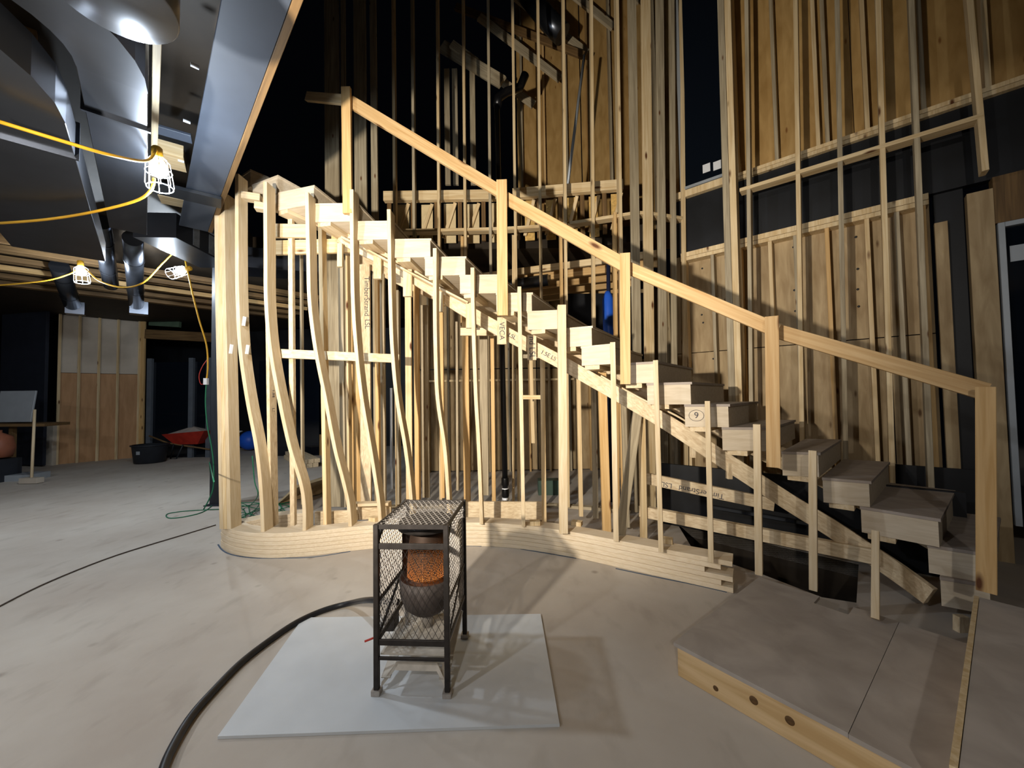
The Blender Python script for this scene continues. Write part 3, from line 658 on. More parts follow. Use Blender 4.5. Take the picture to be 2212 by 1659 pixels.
# lower wall rails on the right
lr = root('low_rails', (2.0, 3.4, 0.5), 'two long strand-lumber rails below the lower treads, crossing the dark opening', 'rails')
def wl(px, py, z): return flr(px, py, z)
a0 = at(1382, 1030, 3.95); a1 = at(1672, 1090, 3.45)
up_rail = board('rail', a0, a1, (0, 0, 1), 0.11, 0.04, M['lsl'], lr)
b0_ = at(1382, 1103, 3.85); b1_ = at(1900, 1204, 2.82)
board('rail', b0_, b1_, (0, 0, 1), 0.105, 0.06, M['lsl'], lr)
board('ledge', at(1540, 1095, 3.9), at(1860, 1150, 3.2), (0, 0, 1), 0.03, 0.05, M['steel'], lr)
dd = (a1 - a0).normalized(); nn = Vector((dd.y, -dd.x, 0)).normalized()
text('lumber_print', 'TimberStrand   LSL', 0.07, facing(a0 + (a1 - a0) * 0.42 + nn * 0.021 - Vector((0, 0, 0.02)), -dd, nn), up_rail)
# dark membrane wall under the stair on the right
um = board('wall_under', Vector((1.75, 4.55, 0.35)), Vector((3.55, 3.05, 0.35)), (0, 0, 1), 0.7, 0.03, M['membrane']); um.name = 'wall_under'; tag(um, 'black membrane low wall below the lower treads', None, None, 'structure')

# ------------------------------------------------------------------ temporary guard rail
gr = root('guard_rail', (0.9, 3.5, 0.3), 'temporary two-by-four guard rail stepping down along the stair', 'railing')
POST = [(748, 190, 752, 462, 3.62, 20, 0.0), (1084, 390, 1086, 682, 3.66, 23, 0.06), (1350, 548, 1351, 830, 3.26, 24, 0.25), (1667, 684, 1671, 1009, 2.74, 32, 0.6), (2129, 836, 2131, 1278, 2.17, 46, 0.9)]
tops = []
for xa, ya, xb, yb, Y, wpx, an in POST:
    a, b = at(xa, ya, Y), at(xb, yb, Y)
    e = Vector((math.cos(an), -math.sin(an), 0))
    wd_ = wpx * Y / FPX * (math.cos(an) if an < 0.5 else math.cos(an) * 1.05) 
    wd_ = (0.076 if an > 0.8 else 0.084) if an > 0.2 else wpx * Y / FPX
    board('post', b, a, e, wd_, 0.04, M['fir' if xa in (748, 2129) else 'rail'], gr); tops.append((a, b))
RAIL = [((757, 212), 3.68, (1083, 408), 3.72), ((1092, 420), 3.72, (1350, 566), 3.34), ((1355, 570), 3.32, (1668, 702), 2.82), ((1680, 708), 2.80, (2128, 838), 2.24)]
for (a, Ya, b, Yb), h in zip(RAIL, (0.115, 0.115, 0.10, 0.10)):
    A, B = at(a[0], a[1] + 8, Ya), at(b[0], b[1] + 8, Yb)
    board('rail', A, B, (0, 0, 1), h, 0.04, M['rail'], gr)
board('rail', at(664, 209, 3.95), at(742, 216, 3.68), (0, 0, 1), 0.09, 0.04, M['spruce'], gr)

# ================================================================== PLATFORM AND LANDING (lower right)
c1 = flr(1455, 1387, 0.168); c2 = flr(1640, 1246, 0.168)
e2 = (c2 - c1).normalized(); e1 = Vector((e2.y, -e2.x, 0))      # e1 runs towards the right/near
dep = (c2 - c1).length
pf = root('plywood_platform', c1 + Vector((0, 0, -0.168)), 'low dusty plywood platform with a knotty side board, first step of the stair', 'platform')
def pp(u, v): p = c1 + e1 * u + e2 * v; return (p.x, p.y)
rotp = math.atan2(e1.y, e1.x)
ns = flr(1766, 1293, 0.168) - c1; nu = ns.dot(e1)
ne = flr(1838, 1320, 0.168) - c1; nu2 = ne.dot(e1)
seam = (flr(1880, 1480, 0.168) - c1).dot(e1)
slab('deck_sheet', [pp(0, 0), pp(seam - .001, 0), pp(seam - .001, dep), pp(nu2, dep), pp(nu2, dep - 0.13), pp(nu, dep - 0.13), pp(nu, dep), pp(0, dep)], 0.148, 0.168, M['deck'], pf, rotp)
slab('deck_sheet', [pp(seam + .001, -0.004), pp(2.6, -0.004), pp(2.6, dep), pp(seam + .001, dep)], 0.147, 0.167, M['deck'], pf, rotp)
def pb(name, u0, v0, u1, v1, mat, thk=0.038):
    a, b = pp(u0, v0), pp(u1, v1)
    return board(name, (a[0], a[1], 0.074), (b[0], b[1], 0.074), (0, 0, 1), 0.147, thk, mat, pf)
M['knot'] = plain('wood_knot', '5d4428', 0.7, 0, 0.3, 60)
M['knotty'] = wood('knotty_rim', 'd6b98d', 'bd9c6c', grain=(16, 16, 1.0))
pb('side_board', 0.02, 0.022, 2.6, 0.022, M['knotty'])
for px_, py_, rr_ in [(1628, 1513, .020), (1706, 1557, .020), (1546, 1487, .014)]:
    dd_ = ray(px_, py_); fn = -e2; tt_ = ((c1 + e2 * 0.003) - C0).dot(fn) / dd_.dot(fn); kp = C0 + dd_ * tt_
    kp.z = min(max(kp.z, 0.04), 0.12)
    lathe('knot', kp + e2 * 0.002, [(rr_, 0), (rr_ * .9, .003), (rr_ * .3, .003)], M['knot'], pf, 14, fn)
pb('end_board', 0.019, 0.045, 0.019, dep, M['spruce'])
pb('back_board', 0.04, dep - 0.16, 2.6, dep - 0.16, M['darkwood'])
for k in range(1, 6): pb('joist', 0.4 * k, 0.05, 0.4 * k, dep - 0.18, M['spruce'])
# landing one step up
ld = root('landing', flr(2108, 1290, 0.33) - Vector((0, 0, 0.33)), 'brown landing one step above the platform, at the right edge under the last post', 'landing')
l0 = flr(2109, 1288, 0.335)
lu = (l0 - c1).dot(e1); lv = (l0 - c1).dot(e2)
slab('deck_sheet', [pp(lu + .012, lv - 1.6), pp(lu + 2.2, lv - 1.6), pp(lu + 2.2, lv), pp(lu + .012, lv)], 0.315, 0.335, M['deck'], ld, rotp)
slab('riser_board', [pp(lu - .008, lv - 1.6), pp(lu + .010, lv - 1.6), pp(lu + .010, lv), pp(lu - .008, lv)], 0.169, 0.337, M['spruce'], ld, rotp)
slab('back_board', [pp(lu + .012, lv - .04), pp(lu + 2.2, lv - .04), pp(lu + 2.2, lv - .002), pp(lu + .012, lv - .002)], 0.169, 0.314, M['spruce'], ld, rotp)

# ================================================================== HEATER ON ITS BOARD
mb = [flr(470, 1597, 0), flr(1209, 1570, 0), flr(1168, 1330, 0), flr(655, 1338, 0)]
bd = slab('floor_board', mb, 0.0, 0.013, M['mat']); tag(bd, 'thin light grey board lying on the floor under the heater', 'board')
HZ = 0.013
h = root('gas_heater', (flr(888, 1500, HZ)), 'black caged gas heater with a glowing orange burner on the grey board', 'heater')
fl_, fr_ = flr(814, 1498, HZ), flr(967, 1503, HZ)
ex = (fr_ - fl_).normalized(); ey = Vector((-ex.y, ex.x, 0)); Wd = (fr_ - fl_).length; Dp = 0.47; Hh = 0.845
def hp(u, v, z): p = fl_ + ex * u + ey * v; return Vector((p.x, p.y, HZ + z))
for u in (0, Wd):
    for v in (0, Dp):
        lg = board('leg', hp(u, v, 0.012), hp(u, v, Hh), ex, 0.026, 0.026, M['black'], h)
        a = hp(u, v, 0); box('foot', a + Vector((0, 0, 0.012)), (0.045, 0.045, 0.024), M['mesh'], lg, math.atan2(ex.y, ex.x))
def bar(a, b, w_=0.024, t_=0.012, nm='cross_bar', mat='black'): return board(nm, a, b, (0, 0, 1), w_, t_, M[mat], h)
for v in (0, Dp):
    bar(hp(0, v, Hh - .012), hp(Wd, v, Hh - .012)); bar(hp(0, v, 0.255), hp(Wd, v, 0.255), .03); bar(hp(0, v, 0.175), hp(Wd, v, 0.175), .016)
bar(hp(0, 0, Hh - .11), hp(Wd, 0, Hh - .11), .03, nm='cross_bar')
for u in (0, Wd):
    bar(hp(u, 0, Hh - .012), hp(u, Dp, Hh - .012)); bar(hp(u, 0, 0.255), hp(u, Dp, 0.255)); bar(hp(u, 0, 0.45), hp(u, Dp, 0.45), .022)
    bar(hp(u, 0.01, Hh - .10), hp(u, 0.10, Hh - .02), .018, nm='corner_brace'); bar(hp(u, 0.01, 0.27), hp(u, Dp * 0.75, 0.44), .02, nm='diagonal_brace')
def diamonds(nm, fn, wu, wv, su, sv, normal, th=0.0028, bw=0.0032, mt='mesh'):
    """expanded-metal panel over [0,wu]x[0,wv]"""
    bars = []
    n = int((wu / su + wv / sv)) + 1
    for s in (1, -1):
        for k in range(-n, n + 1):
            u0 = k * su; pts_ = []
            # line u = u0 + s*su/sv*v
            vs_ = [0, wv]; sl = s * su / sv
            va, vb = 0.0, wv
            if sl != 0:
                v_at0 = (0 - u0) / sl; v_atw = (wu - u0) / sl
                lo, hi = min(v_at0, v_atw), max(v_at0, v_atw); va, vb = max(va, lo), min(vb, hi)
            if vb - va > 0.004: bars.append((fn(u0 + sl * va, va), fn(u0 + sl * vb, vb)))
    return strip_bars(nm, bars, M[mt], h, bw, th, normal)
diamonds('mesh_panel', lambda u, v: hp(u, v, Hh - .004), Wd, Dp, 0.030, 0.055, (0, 0, 1))
diamonds('mesh_panel', lambda u, v: hp(0, u, 0.27 + v), Dp, Hh - .29, 0.026, 0.050, ex)
diamonds('mesh_panel', lambda u, v: hp(Wd, u, 0.27 + v), Dp, Hh - .29, 0.026, 0.050, ex)
diamonds('mesh_panel', lambda u, v: hp(u, Dp, 0.27 + v), Wd, Hh - .29, 0.030, 0.055, ey)
# fine front guard
diamonds('front_guard', lambda u, v: hp(u + .012, 0.006, 0.27 + v), Wd - .024, Hh - .40, 0.034, 0.060, ey, 0.0012, 0.0018, 'black')
M['rusty'] = plain('scorched_steel', '4a4340', 0.6, 0.35, 0.3, 14)
cu, cv = Wd * 0.52, Dp * 0.55
lathe('burner', hp(cu, cv, 0.475), [(0.09, 0), (0.112, 0.01), (0.110, 0.08), (0.104, 0.16), (0.092, 0.25), (0.075, 0.28)], M['burner'], h, 32)
lathe('burner_bowl', hp(cu, cv, 0.28), [(0.02, 0.0), (0.09, 0.005), (0.128, 0.04), (0.15, 0.11), (0.155, 0.20), (0.147, 0.20), (0.12, 0.16)], M['rusty'], h, 28)
lathe('burner_neck', hp(cu, cv, 0.17), [(0.03, 0), (0.03, 0.06), (0.05, 0.115)], M['mesh'], h, 14)
rp_ = []
for k in range(15):
    a = math.radians(10 + 160 * k / 14); rp_.append((math.cos(a) * 0.158, math.sin(a) * 0.158))
Vr = [hp(cu + x_, cv + y_ * 1.0, z_) for z_ in (0.40, 0.775) for x_, y_ in rp_] + [hp(cu + x_ * .985, cv + y_ * .985, z_) for z_ in (0.40, 0.775) for x_, y_ in rp_]
Fr = [(i, i + 1, 16 + i, 15 + i) for i in range(14)] + [(30 + i, 31 + i, 46 + i, 45 + i) for i in range(14)] + [(i, i + 1, 31 + i, 30 + i) for i in range(14)] + [(15 + i, 16 + i, 46 + i, 45 + i) for i in range(14)]
mesh('reflector', Vr, Fr, M['rusty'], h)
lathe('heat_shield', hp(cu, cv, 0.755), [(0.15, 0.03), (0.16, 0.0), (0.162, 0.0), (0.152, 0.036)], M['black'], h, 28)
for u in (cu - .12, cu + .12):
    board('burner_strut', hp(u, cv, 0.18), hp(u, cv, 0.45), ex, 0.018, 0.006, M['mesh'], h)
M['tray'] = plain('heater_tray', 'c2bbb0', 0.7, 0.1, 0.2, 14)
a_ = [hp(0.014, 0.014, .183), hp(Wd - .014, 0.014, .183), hp(Wd - .014, Dp - .014, .183), hp(0.014, Dp - .014, .183)]
slab('tray', a_, HZ + .183, HZ + .192, M['tray'], h)
# flared base skirt between the feet
sk = []
for (u0, u1, z) in [(0.02, 0.07, 0.03), (0.07, Wd - .07, 0.085), (Wd - .07, Wd - .02, 0.03)]: pass
V = [hp(0.012, 0.02, 0.012), hp(0.07, 0.06, 0.075), hp(Wd - .07, 0.06, 0.075), hp(Wd - .012, 0.02, 0.012), hp(Wd - .012, 0.03, 0.035), hp(Wd - .075, 0.08, 0.105), hp(0.075, 0.08, 0.105), hp(0.012, 0.03, 0.035)]
V2 = [v + ey * 0.006 for v in V]
mesh('base_skirt', V + V2, [(0, 1, 6, 7), (1, 2, 5, 6), (2, 3, 4, 5), (8, 9, 14, 15), (9, 10, 13, 14), (10, 11, 12, 13)] + [(i, (i + 1) % 8, 8 + (i + 1) % 8, 8 + i) for i in range(8)], M['tray'], h)
for u in (0.03, Wd - .03):
    board('base_stay', hp(u, 0.04, 0.05), hp(u, Dp - .02, 0.17), ex, 0.05, 0.005, M['tray'], h)
box('gas_valve', hp(-0.03, Dp * 0.6, 0.20), (0.06, 0.09, 0.07), M['black'], h)
tube('valve_lever', [hp(-.03, 0.12, 0.215), hp(-.10, 0.08, 0.205)], 0.006, M['red'], h, 6)
# gas hose from the heater across the floor to the near left
hz = 0.02
hpth = [hp(0.0, Dp * .62, 0.30), at(800, 1296, 2.42), flr(760, 1302, 0.05)] + [flr(px, py, hz) for px, py in [(700, 1318), (640, 1345), (580, 1385), (520, 1432), (465, 1488), (415, 1545), (375, 1610), (350, 1670), (335, 1760)]]
tube('gas_hose', catmull(hpth, 6), 0.0185, M['hose'], None, 10); tag(bpy.data.objects['gas_hose'], 'thick black gas hose curving over the floor from the heater', 'hose')

# ================================================================== CORDS ON THE FLOOR, FLOOR LINES
def cord(name, pts_, r, mat, label, cat='cord', n=6, sm=5):
    o = tube(name, catmull(pts_, sm), r, M[mat], None, n); tag(o, label, cat); return o
cord('floor_cord', [flr(-60, 1345, .007), flr(0, 1309, .007), flr(110, 1255, .007), flr(250, 1200, .007), flr(400, 1154, .007), flr(466, 1134, .007)], 0.006, 'brownc', 'thin dark cord lying straight across the floor from the left edge to the curved plate')
cord('coiled_cord', [flr(462, 1040, 0.9), flr(452, 1000, 0.5), flr(458, 1060, .012), flr(462, 1085, .007), flr(440, 1105, .007), flr(400, 1116, .007), flr(365, 1119, .007), flr(362, 1110, .007), flr(400, 1104, .007), flr(450, 1101, .007), flr(475, 1100, .007)], 0.006, 'green', 'green cord looped on the floor at the foot of the dark steel column')
gp = []
for k in range(46):
    a = k * 0.9; gp.append(flr(560 + 60 * math.sin(a * 0.83) + 20 * math.sin(a * 2.1), 1105 + 20 * math.cos(a * 1.13), .008 + 0.012 * (k % 3)))
cord('tangled_cord', gp, 0.0055, 'green', 'tangle of dark green cord on the floor behind the first bent studs', 'cord', 5, 4)
cord('hanging_cord', [at(545, 985, 4.3), at(550, 1040, 4.35), at(557, 1070, 4.4), flr(540, 1092, .02), flr(525, 1100, .01)], 0.006, 'green', 'green cord rising from the tangle between the first two bent studs')
def floor_line(pix, nm_label):
    P = catmull([flr(px, py, 0.001) for px, py in pix], 4); tgs = [(P[min(i + 1, len(P) - 1)] - P[max(i - 1, 0)]).normalized() for i in range(len(P))]
    sweep_rect('floor_line', P, [Vector((-t.y, t.x, 0)) for t in tgs], [UPV] * len(P), 0.014, 0.002, M['chalk'])
    o = COL.objects[-1]; tag(o, nm_label, 'line')
floor_line([(471, 1176), (480, 1188), (500, 1198), (545, 1205), (610, 1205.5), (680, 1203), (757, 1191)], 'blue layout line on the floor hugging the rounded left end of the plate')
floor_line([(1003, 1179), (1020, 1179), (1040, 1180)], 'short blue floor line just right of the heater')
floor_line([(1125, 1186), (1180, 1195), (1245, 1206)], 'blue floor line in front of the middle of the plate')
floor_line([(1330, 1228), (1420, 1247), (1500, 1263), (1570, 1279)], 'long blue floor line in front of the right end of the plate')
# boards and scraps lying inside the curved wall
pk = root('loose_plank', flr(1090, 1130, 0), 'wide plank standing on edge on the floor behind the plate, right of the heater', 'plank')
board('plank', at(1000, 1102, 4.5), at(1180, 1103, 4.4), (0, 0, 1), 0.20, 0.04, M['lsl'], pk)
for (xa, xb, py, Y, lab) in [(682, 770, 1122, 4.15, 'short plank on edge behind the third bent stud'), (766, 845, 1105, 4.2, 'short plank on edge just left of the heater top')]:
    o = board('loose_plank', at(xa, py, Y), at(xb, py - 3, Y), (0, 0, 1), 0.17, 0.04, M['lsl']); tag(o, lab, 'plank')
o = board('white_strip', at(765, 1089, 4.1), at(842, 1087, 4.1), (0, 1, 0), 0.10, 0.03, M['pale']); tag(o, 'pale board laid flat on the short plank left of the heater', 'board')
for (px, py, s, lab) in [(800, 1132, .09, 'small wood offcut on the plate left of the heater'), (1157, 1141, .10, 'small wood offcut on the plate near its middle'), (1450, 1182, .10, 'yellowish wood block on the plate beside the third stud from its right end'), (565, 1141, .09, 'wood offcut at the foot of the second bent stud'), (1250, 1142, .10, 'square wood offcut behind the wide plate stud')]:
    p = flr(px, py, ZP); o = box('wood_offcut', p + Vector((0, 0.10, 0.021)), (s, s * 0.7, 0.04), M['spruce'], None, random.uniform(-.5, .5)); tag(o, lab, 'offcut')
o = board('loose_lath', flr(752, 1184, .006), flr(812, 1180, .006), (0, 0, 1), 0.008, 0.02, M['pale']); tag(o, 'thin pale lath on the floor against the plate left of the heater', 'lath')

# ================================================================== LEFT: COLUMN, BEAM, DUCTS, LIGHTS
col = root('steel_column', flr(463, 1092), 'dark square steel column left of the curved wall', 'column')
pb_ = flr(464, 1092)
board('shaft', pb_ + Vector((0, 0.08, 0)), pb_ + Vector((0, 0.08, 3.55)), (1, 0, 0), 0.16, 0.16, M['steel'], col)
box('base_plate', pb_ + Vector((0, 0.08, 0.006)), (0.26, 0.26, 0.012), M['steel'], col)
# long primed beam under the edge of the upper floor
bm_ = root('steel_beam', (-1.4, 2.2, 3.6), 'long blue-grey steel beam running under the upper floor edge, with a wood nailer', 'beam')
q0 = Vector((-1.42, 2.02, 0)) - AX * 2.4; q1 = Vector((-1.42, 2.02, 0)) + AX * 3.1
BW = 0.25
board('bottom_flange', (q0.x, q0.y, 3.46), (q1.x, q1.y, 3.46), BX, BW, 0.016, M['beamsteel'], bm_)
board('web', (q0.x, q0.y, 3.60), (q1.x, q1.y, 3.60), (0, 0, 1), 0.27, 0.012, M['beamsteel'], bm_)
nq = BX * (BW / 2 + 0.022)
board('nailer', (q0 + nq).to_tuple()[:2] + (3.585,), (q1 + nq).to_tuple()[:2] + (3.585,), (0, 0, 1), 0.27, 0.04, M['darkwood'], bm_)
for k in range(3):
    c = Vector((-1.42, 2.02, 0)) + AX * (0.45 + 0.62 * k) - BX * 0.16
    tube('bolt', [(c.x, c.y, 3.50), (c.x - BX.x * .04, c.y - BX.y * .04, 3.50)], 0.012, M['cage'], bm_, 8)
bay = root('ceiling_bay_framing', at(370, 300, 2.7), 'joist, wood block and bright metal brace in the ceiling bay between duct and beam', 'framing')
ja = flr(338, 60, 3.52); jb = flr(333, 330, 3.52)
board('joist', ja - AX * 1.2, jb + AX * 0.3, (0, 0, 1), 0.28, 0.035, M['gray'], bay)
board('metal_brace', flr(331, 276, 3.5), flr(414, 300, 3.5), (0, 0, 1), 0.02, 0.11, M['beamsteel'], bay)
board('wood_block', flr(336, 328, 3.55), flr(400, 345, 3.55), (0, 0, 1), 0.1, 0.26, M['spruce'], bay)
board('flat_plate', flr(326, 402, 3.43), flr(478, 438, 3.43), (0, 0, 1), 0.03, 0.22, M['steel'], bay)
board('wood_block', flr(345, 420, 3.6), flr(440, 440, 3.6), (0, 0, 1), 0.1, 0.2, M['spruce'], bay)
# cross duct from the column to behind the stair
cd = root('cross_duct', (-4.2, 5.0, 3.3), 'grey rectangular duct with foil tape crossing behind the column to the stair', 'duct')
A = at(335, 445, 4.2); B = at(470, 492, 5.2); 
board('duct_body', Vector((A.x, A.y, 3.47)), Vector((B.x, B.y, 3.47)), (0, 0, 1), 0.28, 0.45, M['galv'], cd)
Cc = Vector((-1.3, 6.1, 3.47)); board('duct_body', Vector((B.x, B.y + .1, 3.47)), Cc, (0, 0, 1), 0.28, 0.45, M['galv'], cd)
d_ = (B - A); d_.z = 0; d_.normalize(); n_ = Vector((d_.y, -d_.x, 0))
for f, ww in ((0.30, 0.10), (0.62, 0.22)):
    c = Vector((A.x, A.y, 3.47)) + (B - A) * f + n_ * 0.226; c.z = 3.47
    board('tape_patch', c - Vector((0, 0, 0.12)), c + Vector((0, 0, 0.12)), d_, ww, 0.003, M['tape'], cd)
# two big ducts overhead running away
def big_duct(name, edge_px, edge_py, z, width, hgt, t0, t1, label, elbow):
    P = flr(edge_px, edge_py, z); P.z = z + hgt / 2
    rt = root(name, P, label, 'duct')
    c = P - BX * (width / 2)
    a = c + AX * t0; b = c + AX * t1
    board('duct_body', a, b, (0, 0, 1), hgt, width, M['galv'], rt)
    k = 0
    t = t0 + 0.35
    while t < min(t1, t0 + 0.9):
        s = c + AX * t; board('flange', s - AX * .008, s + AX * .008, (0, 0, 1), hgt + .03, width + .03, M['galv'], rt); t += 0.75
    # quarter elbow turning left at the near end
    R = elbow; secs = []
    for i in range(9):
        th = PI / 2 * i / 8
        cen = a - BX * (R) + BX * (R * math.cos(th)) - AX * (R * math.sin(th)); rad = (BX * math.cos(th) - AX * math.sin(th))
        secs.append([cen - rad * width / 2 - UPV * hgt / 2, cen + rad * width / 2 - UPV * hgt / 2, cen + rad * width / 2 + UPV * hgt / 2, cen - rad * width / 2 + UPV * hgt / 2])
    V, F = prism_secs(secs); mesh('elbow', V, F, M['galv'], rt)
    e0 = a - BX * R - AX * R; e1_ = e0 - BX * 1.4
    board('duct_body', e0, e1_, (0, 0, 1), hgt, width, M['galv'], rt)
    return rt
big_duct('supply_duct', 319, 280, 3.05, 0.24, 0.30, -0.35, 1.9, 'galvanized duct overhead next to the caged light, curving away at its near end', 0.45)
big_duct('supply_duct', 160, 330, 2.85, 0.55, 0.18, -0.30, 2.2, 'wide galvanized duct overhead at the left edge of the photo', 0.55)
rd = root('round_duct', flr(245, 10, 3.25), 'round flat galvanized duct cap overhead near the top left', 'duct')
lathe('cap', flr(245, 0, 2.90), [(0.0, 0), (0.17, 0.0), (0.175, 0.006), (0.175, 0.4)], M['galv'], rd, 32)
for px0, py0, Y0, Y1, r, lab, boot in [(287, 515, 4.7, 6.7, 0.10, 'round galvanized duct ending in a square boot near the middle of the left ceiling', True), (218, 480, 4.5, 5.9, 0.09, 'round galvanized duct high among the joists left of the booted one', False), (128, 575, 5.8, 6.9, 0.11, 'round galvanized duct with a square boot behind the far left light', True)]:
    A = at(px0, py0, Y0); B = A + AX * ((Y1 - Y0) / AX.y) + Vector((0, 0, -0.32))
    rr = root('round_duct', A, lab, 'duct'); tube('pipe', [A, A + (B - A) * .5, B], r, M['galv'], rr, 18)
    for f in (0.25, 0.7): lathe('seam', A + (B - A) * f, [(r + .006, -.012), (r + .010, 0), (r + .006, .012)], M['galv'], rr, 18, (B - A), False)
    if boot: box('boot', B + Vector((0, 0.05, -0.05)), (0.24, 0.2, 0.22), M['galv'], rr, 0.75)
tb = board('wall_left', (0, 0, 0), (0, 0, 1), (1, 0, 0), .1, .1, M['plyold']); bpy.data.objects.remove(tb)

# caged string lights
def make_work_light(px, py, Y, tilt, label, watts, s=1.0):
    p = at(px, py, Y)
    r_ = root('caged_work_light', p + Vector((0, 0, 0.14)), label, 'work light', 'caged string lights')
    ax = Vector((math.sin(tilt), 0, -math.cos(tilt)))           # points from socket to cage end
    top = p - ax * 0.10 * s
    lathe('socket', top - ax * .07 * s, [(0.022, 0), (0.03 * s, .01), (0.03 * s, .07), (0.024, .075)], M['yellow'], r_, 14, ax)
    lathe('bulb', top, [(0.016 * s, 0), (0.036 * s, 0.03), (0.048 * s, .07), (0.045 * s, .105), (0.022 * s, .13), (0.002, .135)], M['bulb'], r_, 18, ax)
    fm = frame(top, ax).to_3x3(); x, y = fm.col[0], fm.col[1]
    for k in range(8):
        a = 2 * PI * k / 8; d = x * math.cos(a) + y * math.sin(a)
        tube('cage_wire', [top + d * .03 * s, top + ax * .03 * s + d * .06 * s, top + ax * .19 * s + d * .072 * s, top + ax * .21 * s + d * .065 * s], 0.0028, M['cage'], r_, 5)
    for f, rr in ((.10, .068), (.205, .068)):
        tube('cage_ring', [top + ax * f * s + x * math.cos(2 * PI * k / 20) * rr * s + y * math.sin(2 * PI * k / 20) * rr * s for k in range(21)], 0.0028, M['cage'], r_, 5)
    lamp('work_lamp', p + ax * 0.16 * s, watts, COOL, 0.05)
    return top - ax * .07 * s
t1 = make_work_light(343, 372, 2.47, 0.10, 'nearest caged work light, glowing beside the big duct and the beam', 90)
t2 = make_work_light(385, 587, 5.3, -1.3, 'caged work light tilted sideways near the top of the dark column', 110, 1.1)
t3 = make_work_light(176, 592, 5.2, 0.12, 'far left caged work light under the round duct', 110, 1.1)
cord('string_cord', [at(-40, 250, 1.6), at(0, 263, 1.68), at(120, 300, 1.82), at(240, 335, 2.02), at(318, 347, 2.3), t1], 0.009, 'yellow', 'yellow string-light cord sagging in from the left edge to the nearest light')
cord('string_cord', [at(333, 385, 2.44), at(325, 412, 2.44), at(290, 435, 2.5), at(200, 458, 2.55), at(100, 474, 2.6), at(0, 482, 2.6), at(-60, 484, 2.6)], 0.009, 'yellow', 'yellow string-light cord running from the nearest light back to the left edge')
cord('string_cord', [at(-30, 617, 5.0), at(0, 616, 5.0), at(100, 606, 5.1), at(150, 592, 5.2), at(168, 582, 5.2), at(185, 582, 5.2), at(215, 607, 5.2), at(265, 621, 5.25), at(310, 610, 5.25), at(350, 570, 5.3), at(380, 540, 5.3)], 0.010, 'yellow', 'yellow cord looping between the two farther lights')
cord('string_cord', [at(395, 538, 5.3), at(402, 570, 5.3), at(415, 630, 5.35), at(430, 690, 5.4), at(446, 745, 5.42), at(449, 790, 5.42), at(446, 822, 5.42)], 0.011, 'yellow', 'yellow cord dropping from the sideways light down along the dark column')
cord('column_cord', [at(446, 822, 5.42), at(444, 870, 5.42), at(448, 920, 5.42), at(456, 960, 5.42), at(461, 1000, 5.40), at(461, 1050, 5.38), at(452, 1078, 5.36), flr(440, 1100, .008)], 0.009, 'green', 'green cord hanging down the dark column from the yellow one')
cord('red_cord', [at(447, 778, 5.42), at(437, 792, 5.4), at(430, 812, 5.4), at(434, 830, 5.4), at(444, 826, 5.42)], 0.005, 'red', 'small red cord loop beside the column plug')
o = box('plug', at(445, 824, 5.40), (0.05, 0.04, 0.09), M['white']); tag(o, 'white plug joining yellow and green cords on the column', 'plug')

# ------------------------------------------------------------------ far left room
wl_ = root('wall_left', (-10.5, 10.0, 0), 'far left plywood wall in vertical strips, bare below and papered above', None, None, 'structure')
xs_ = [(127, 168), (170, 211), (213, 252), (254, 297)]
M['paper'] = plain('housewrap', 'b3a99b', 0.8, 0, 0.1, 3)
M['farply'] = wood('far_plywood', 'b28a62', '9d764f', grain=(6, 6, 1), var=0.1)
def yfl(px): return 9.6 + (px - 127) / 170 * 1.0
for (a, b) in xs_:
    Ya, Yb = yfl(a), yfl(b)
    for (z0, z1, mt) in ((0, 2.28, 'farply'), (2.29, 3.75, 'paper')):
        pa, pb2 = at(a, 860, Ya), at(b, 860, Yb)
        c0 = (pa + pb2) / 2; dv = (pb2 - pa); dv.z = 0
        board('sheathing_panel', Vector((c0.x, c0.y, z0)), Vector((c0.x, c0.y, z1)), dv, dv.length, 0.02, M[mt], wl_)
for px in (126, 169, 212, 253, 299, 306):
    p = at(px, 860, yfl(px) - 0.05); board('stud', Vector((p.x, p.y, 0)), Vector((p.x, p.y, 3.75)), (1, 0, 0), 0.03 if px < 306 else 0.14, 0.05, M['spruce' if px < 306 else 'fir'], wl_)
wf = root('wall_far', (-8, 11.5, 0), 'dark far wall with glazed doors behind the column', None, None, 'structure')
box('wall_panel', (-12, 12.4, 1.9), (24, 0.1, 3.8), M['membrane'], wf)
board('lintel', at(318, 722, 10.6), at(470, 730, 10.6), (0, 0, 1), 0.25, 0.15, M['darkwood'], wf)
board('lintel_board', at(325, 690, 10.7), at(390, 694, 10.7), (0, 0, 1), 0.35, 0.08, plain('green_board', '4c5e4c', 0.7), wf)
M['postgrey'] = plain('dull_grey_post', '555b63', 0.5)
wd2 = root('window_2', at(380, 900, 10.4), 'dark glazed door panels behind the wheelbarrow', None, None, 'structure')
for a, b in ((328, 408), (420, 450), (560, 690)):
    p0, p1 = at(a, 840, 10.5), at(b, 840, 10.5); c0 = (p0 + p1) / 2
    box('pane', (c0.x, c0.y, 1.3), ((p1 - p0).length, 0.03, 2.6), M['glass'], wd2)
for px in (324, 414, 452):
    p = at(px, 840, 10.45); box('frame_post', (p.x, p.y, 1.35), (0.12, 0.08, 2.7), M['postgrey'], wd2)
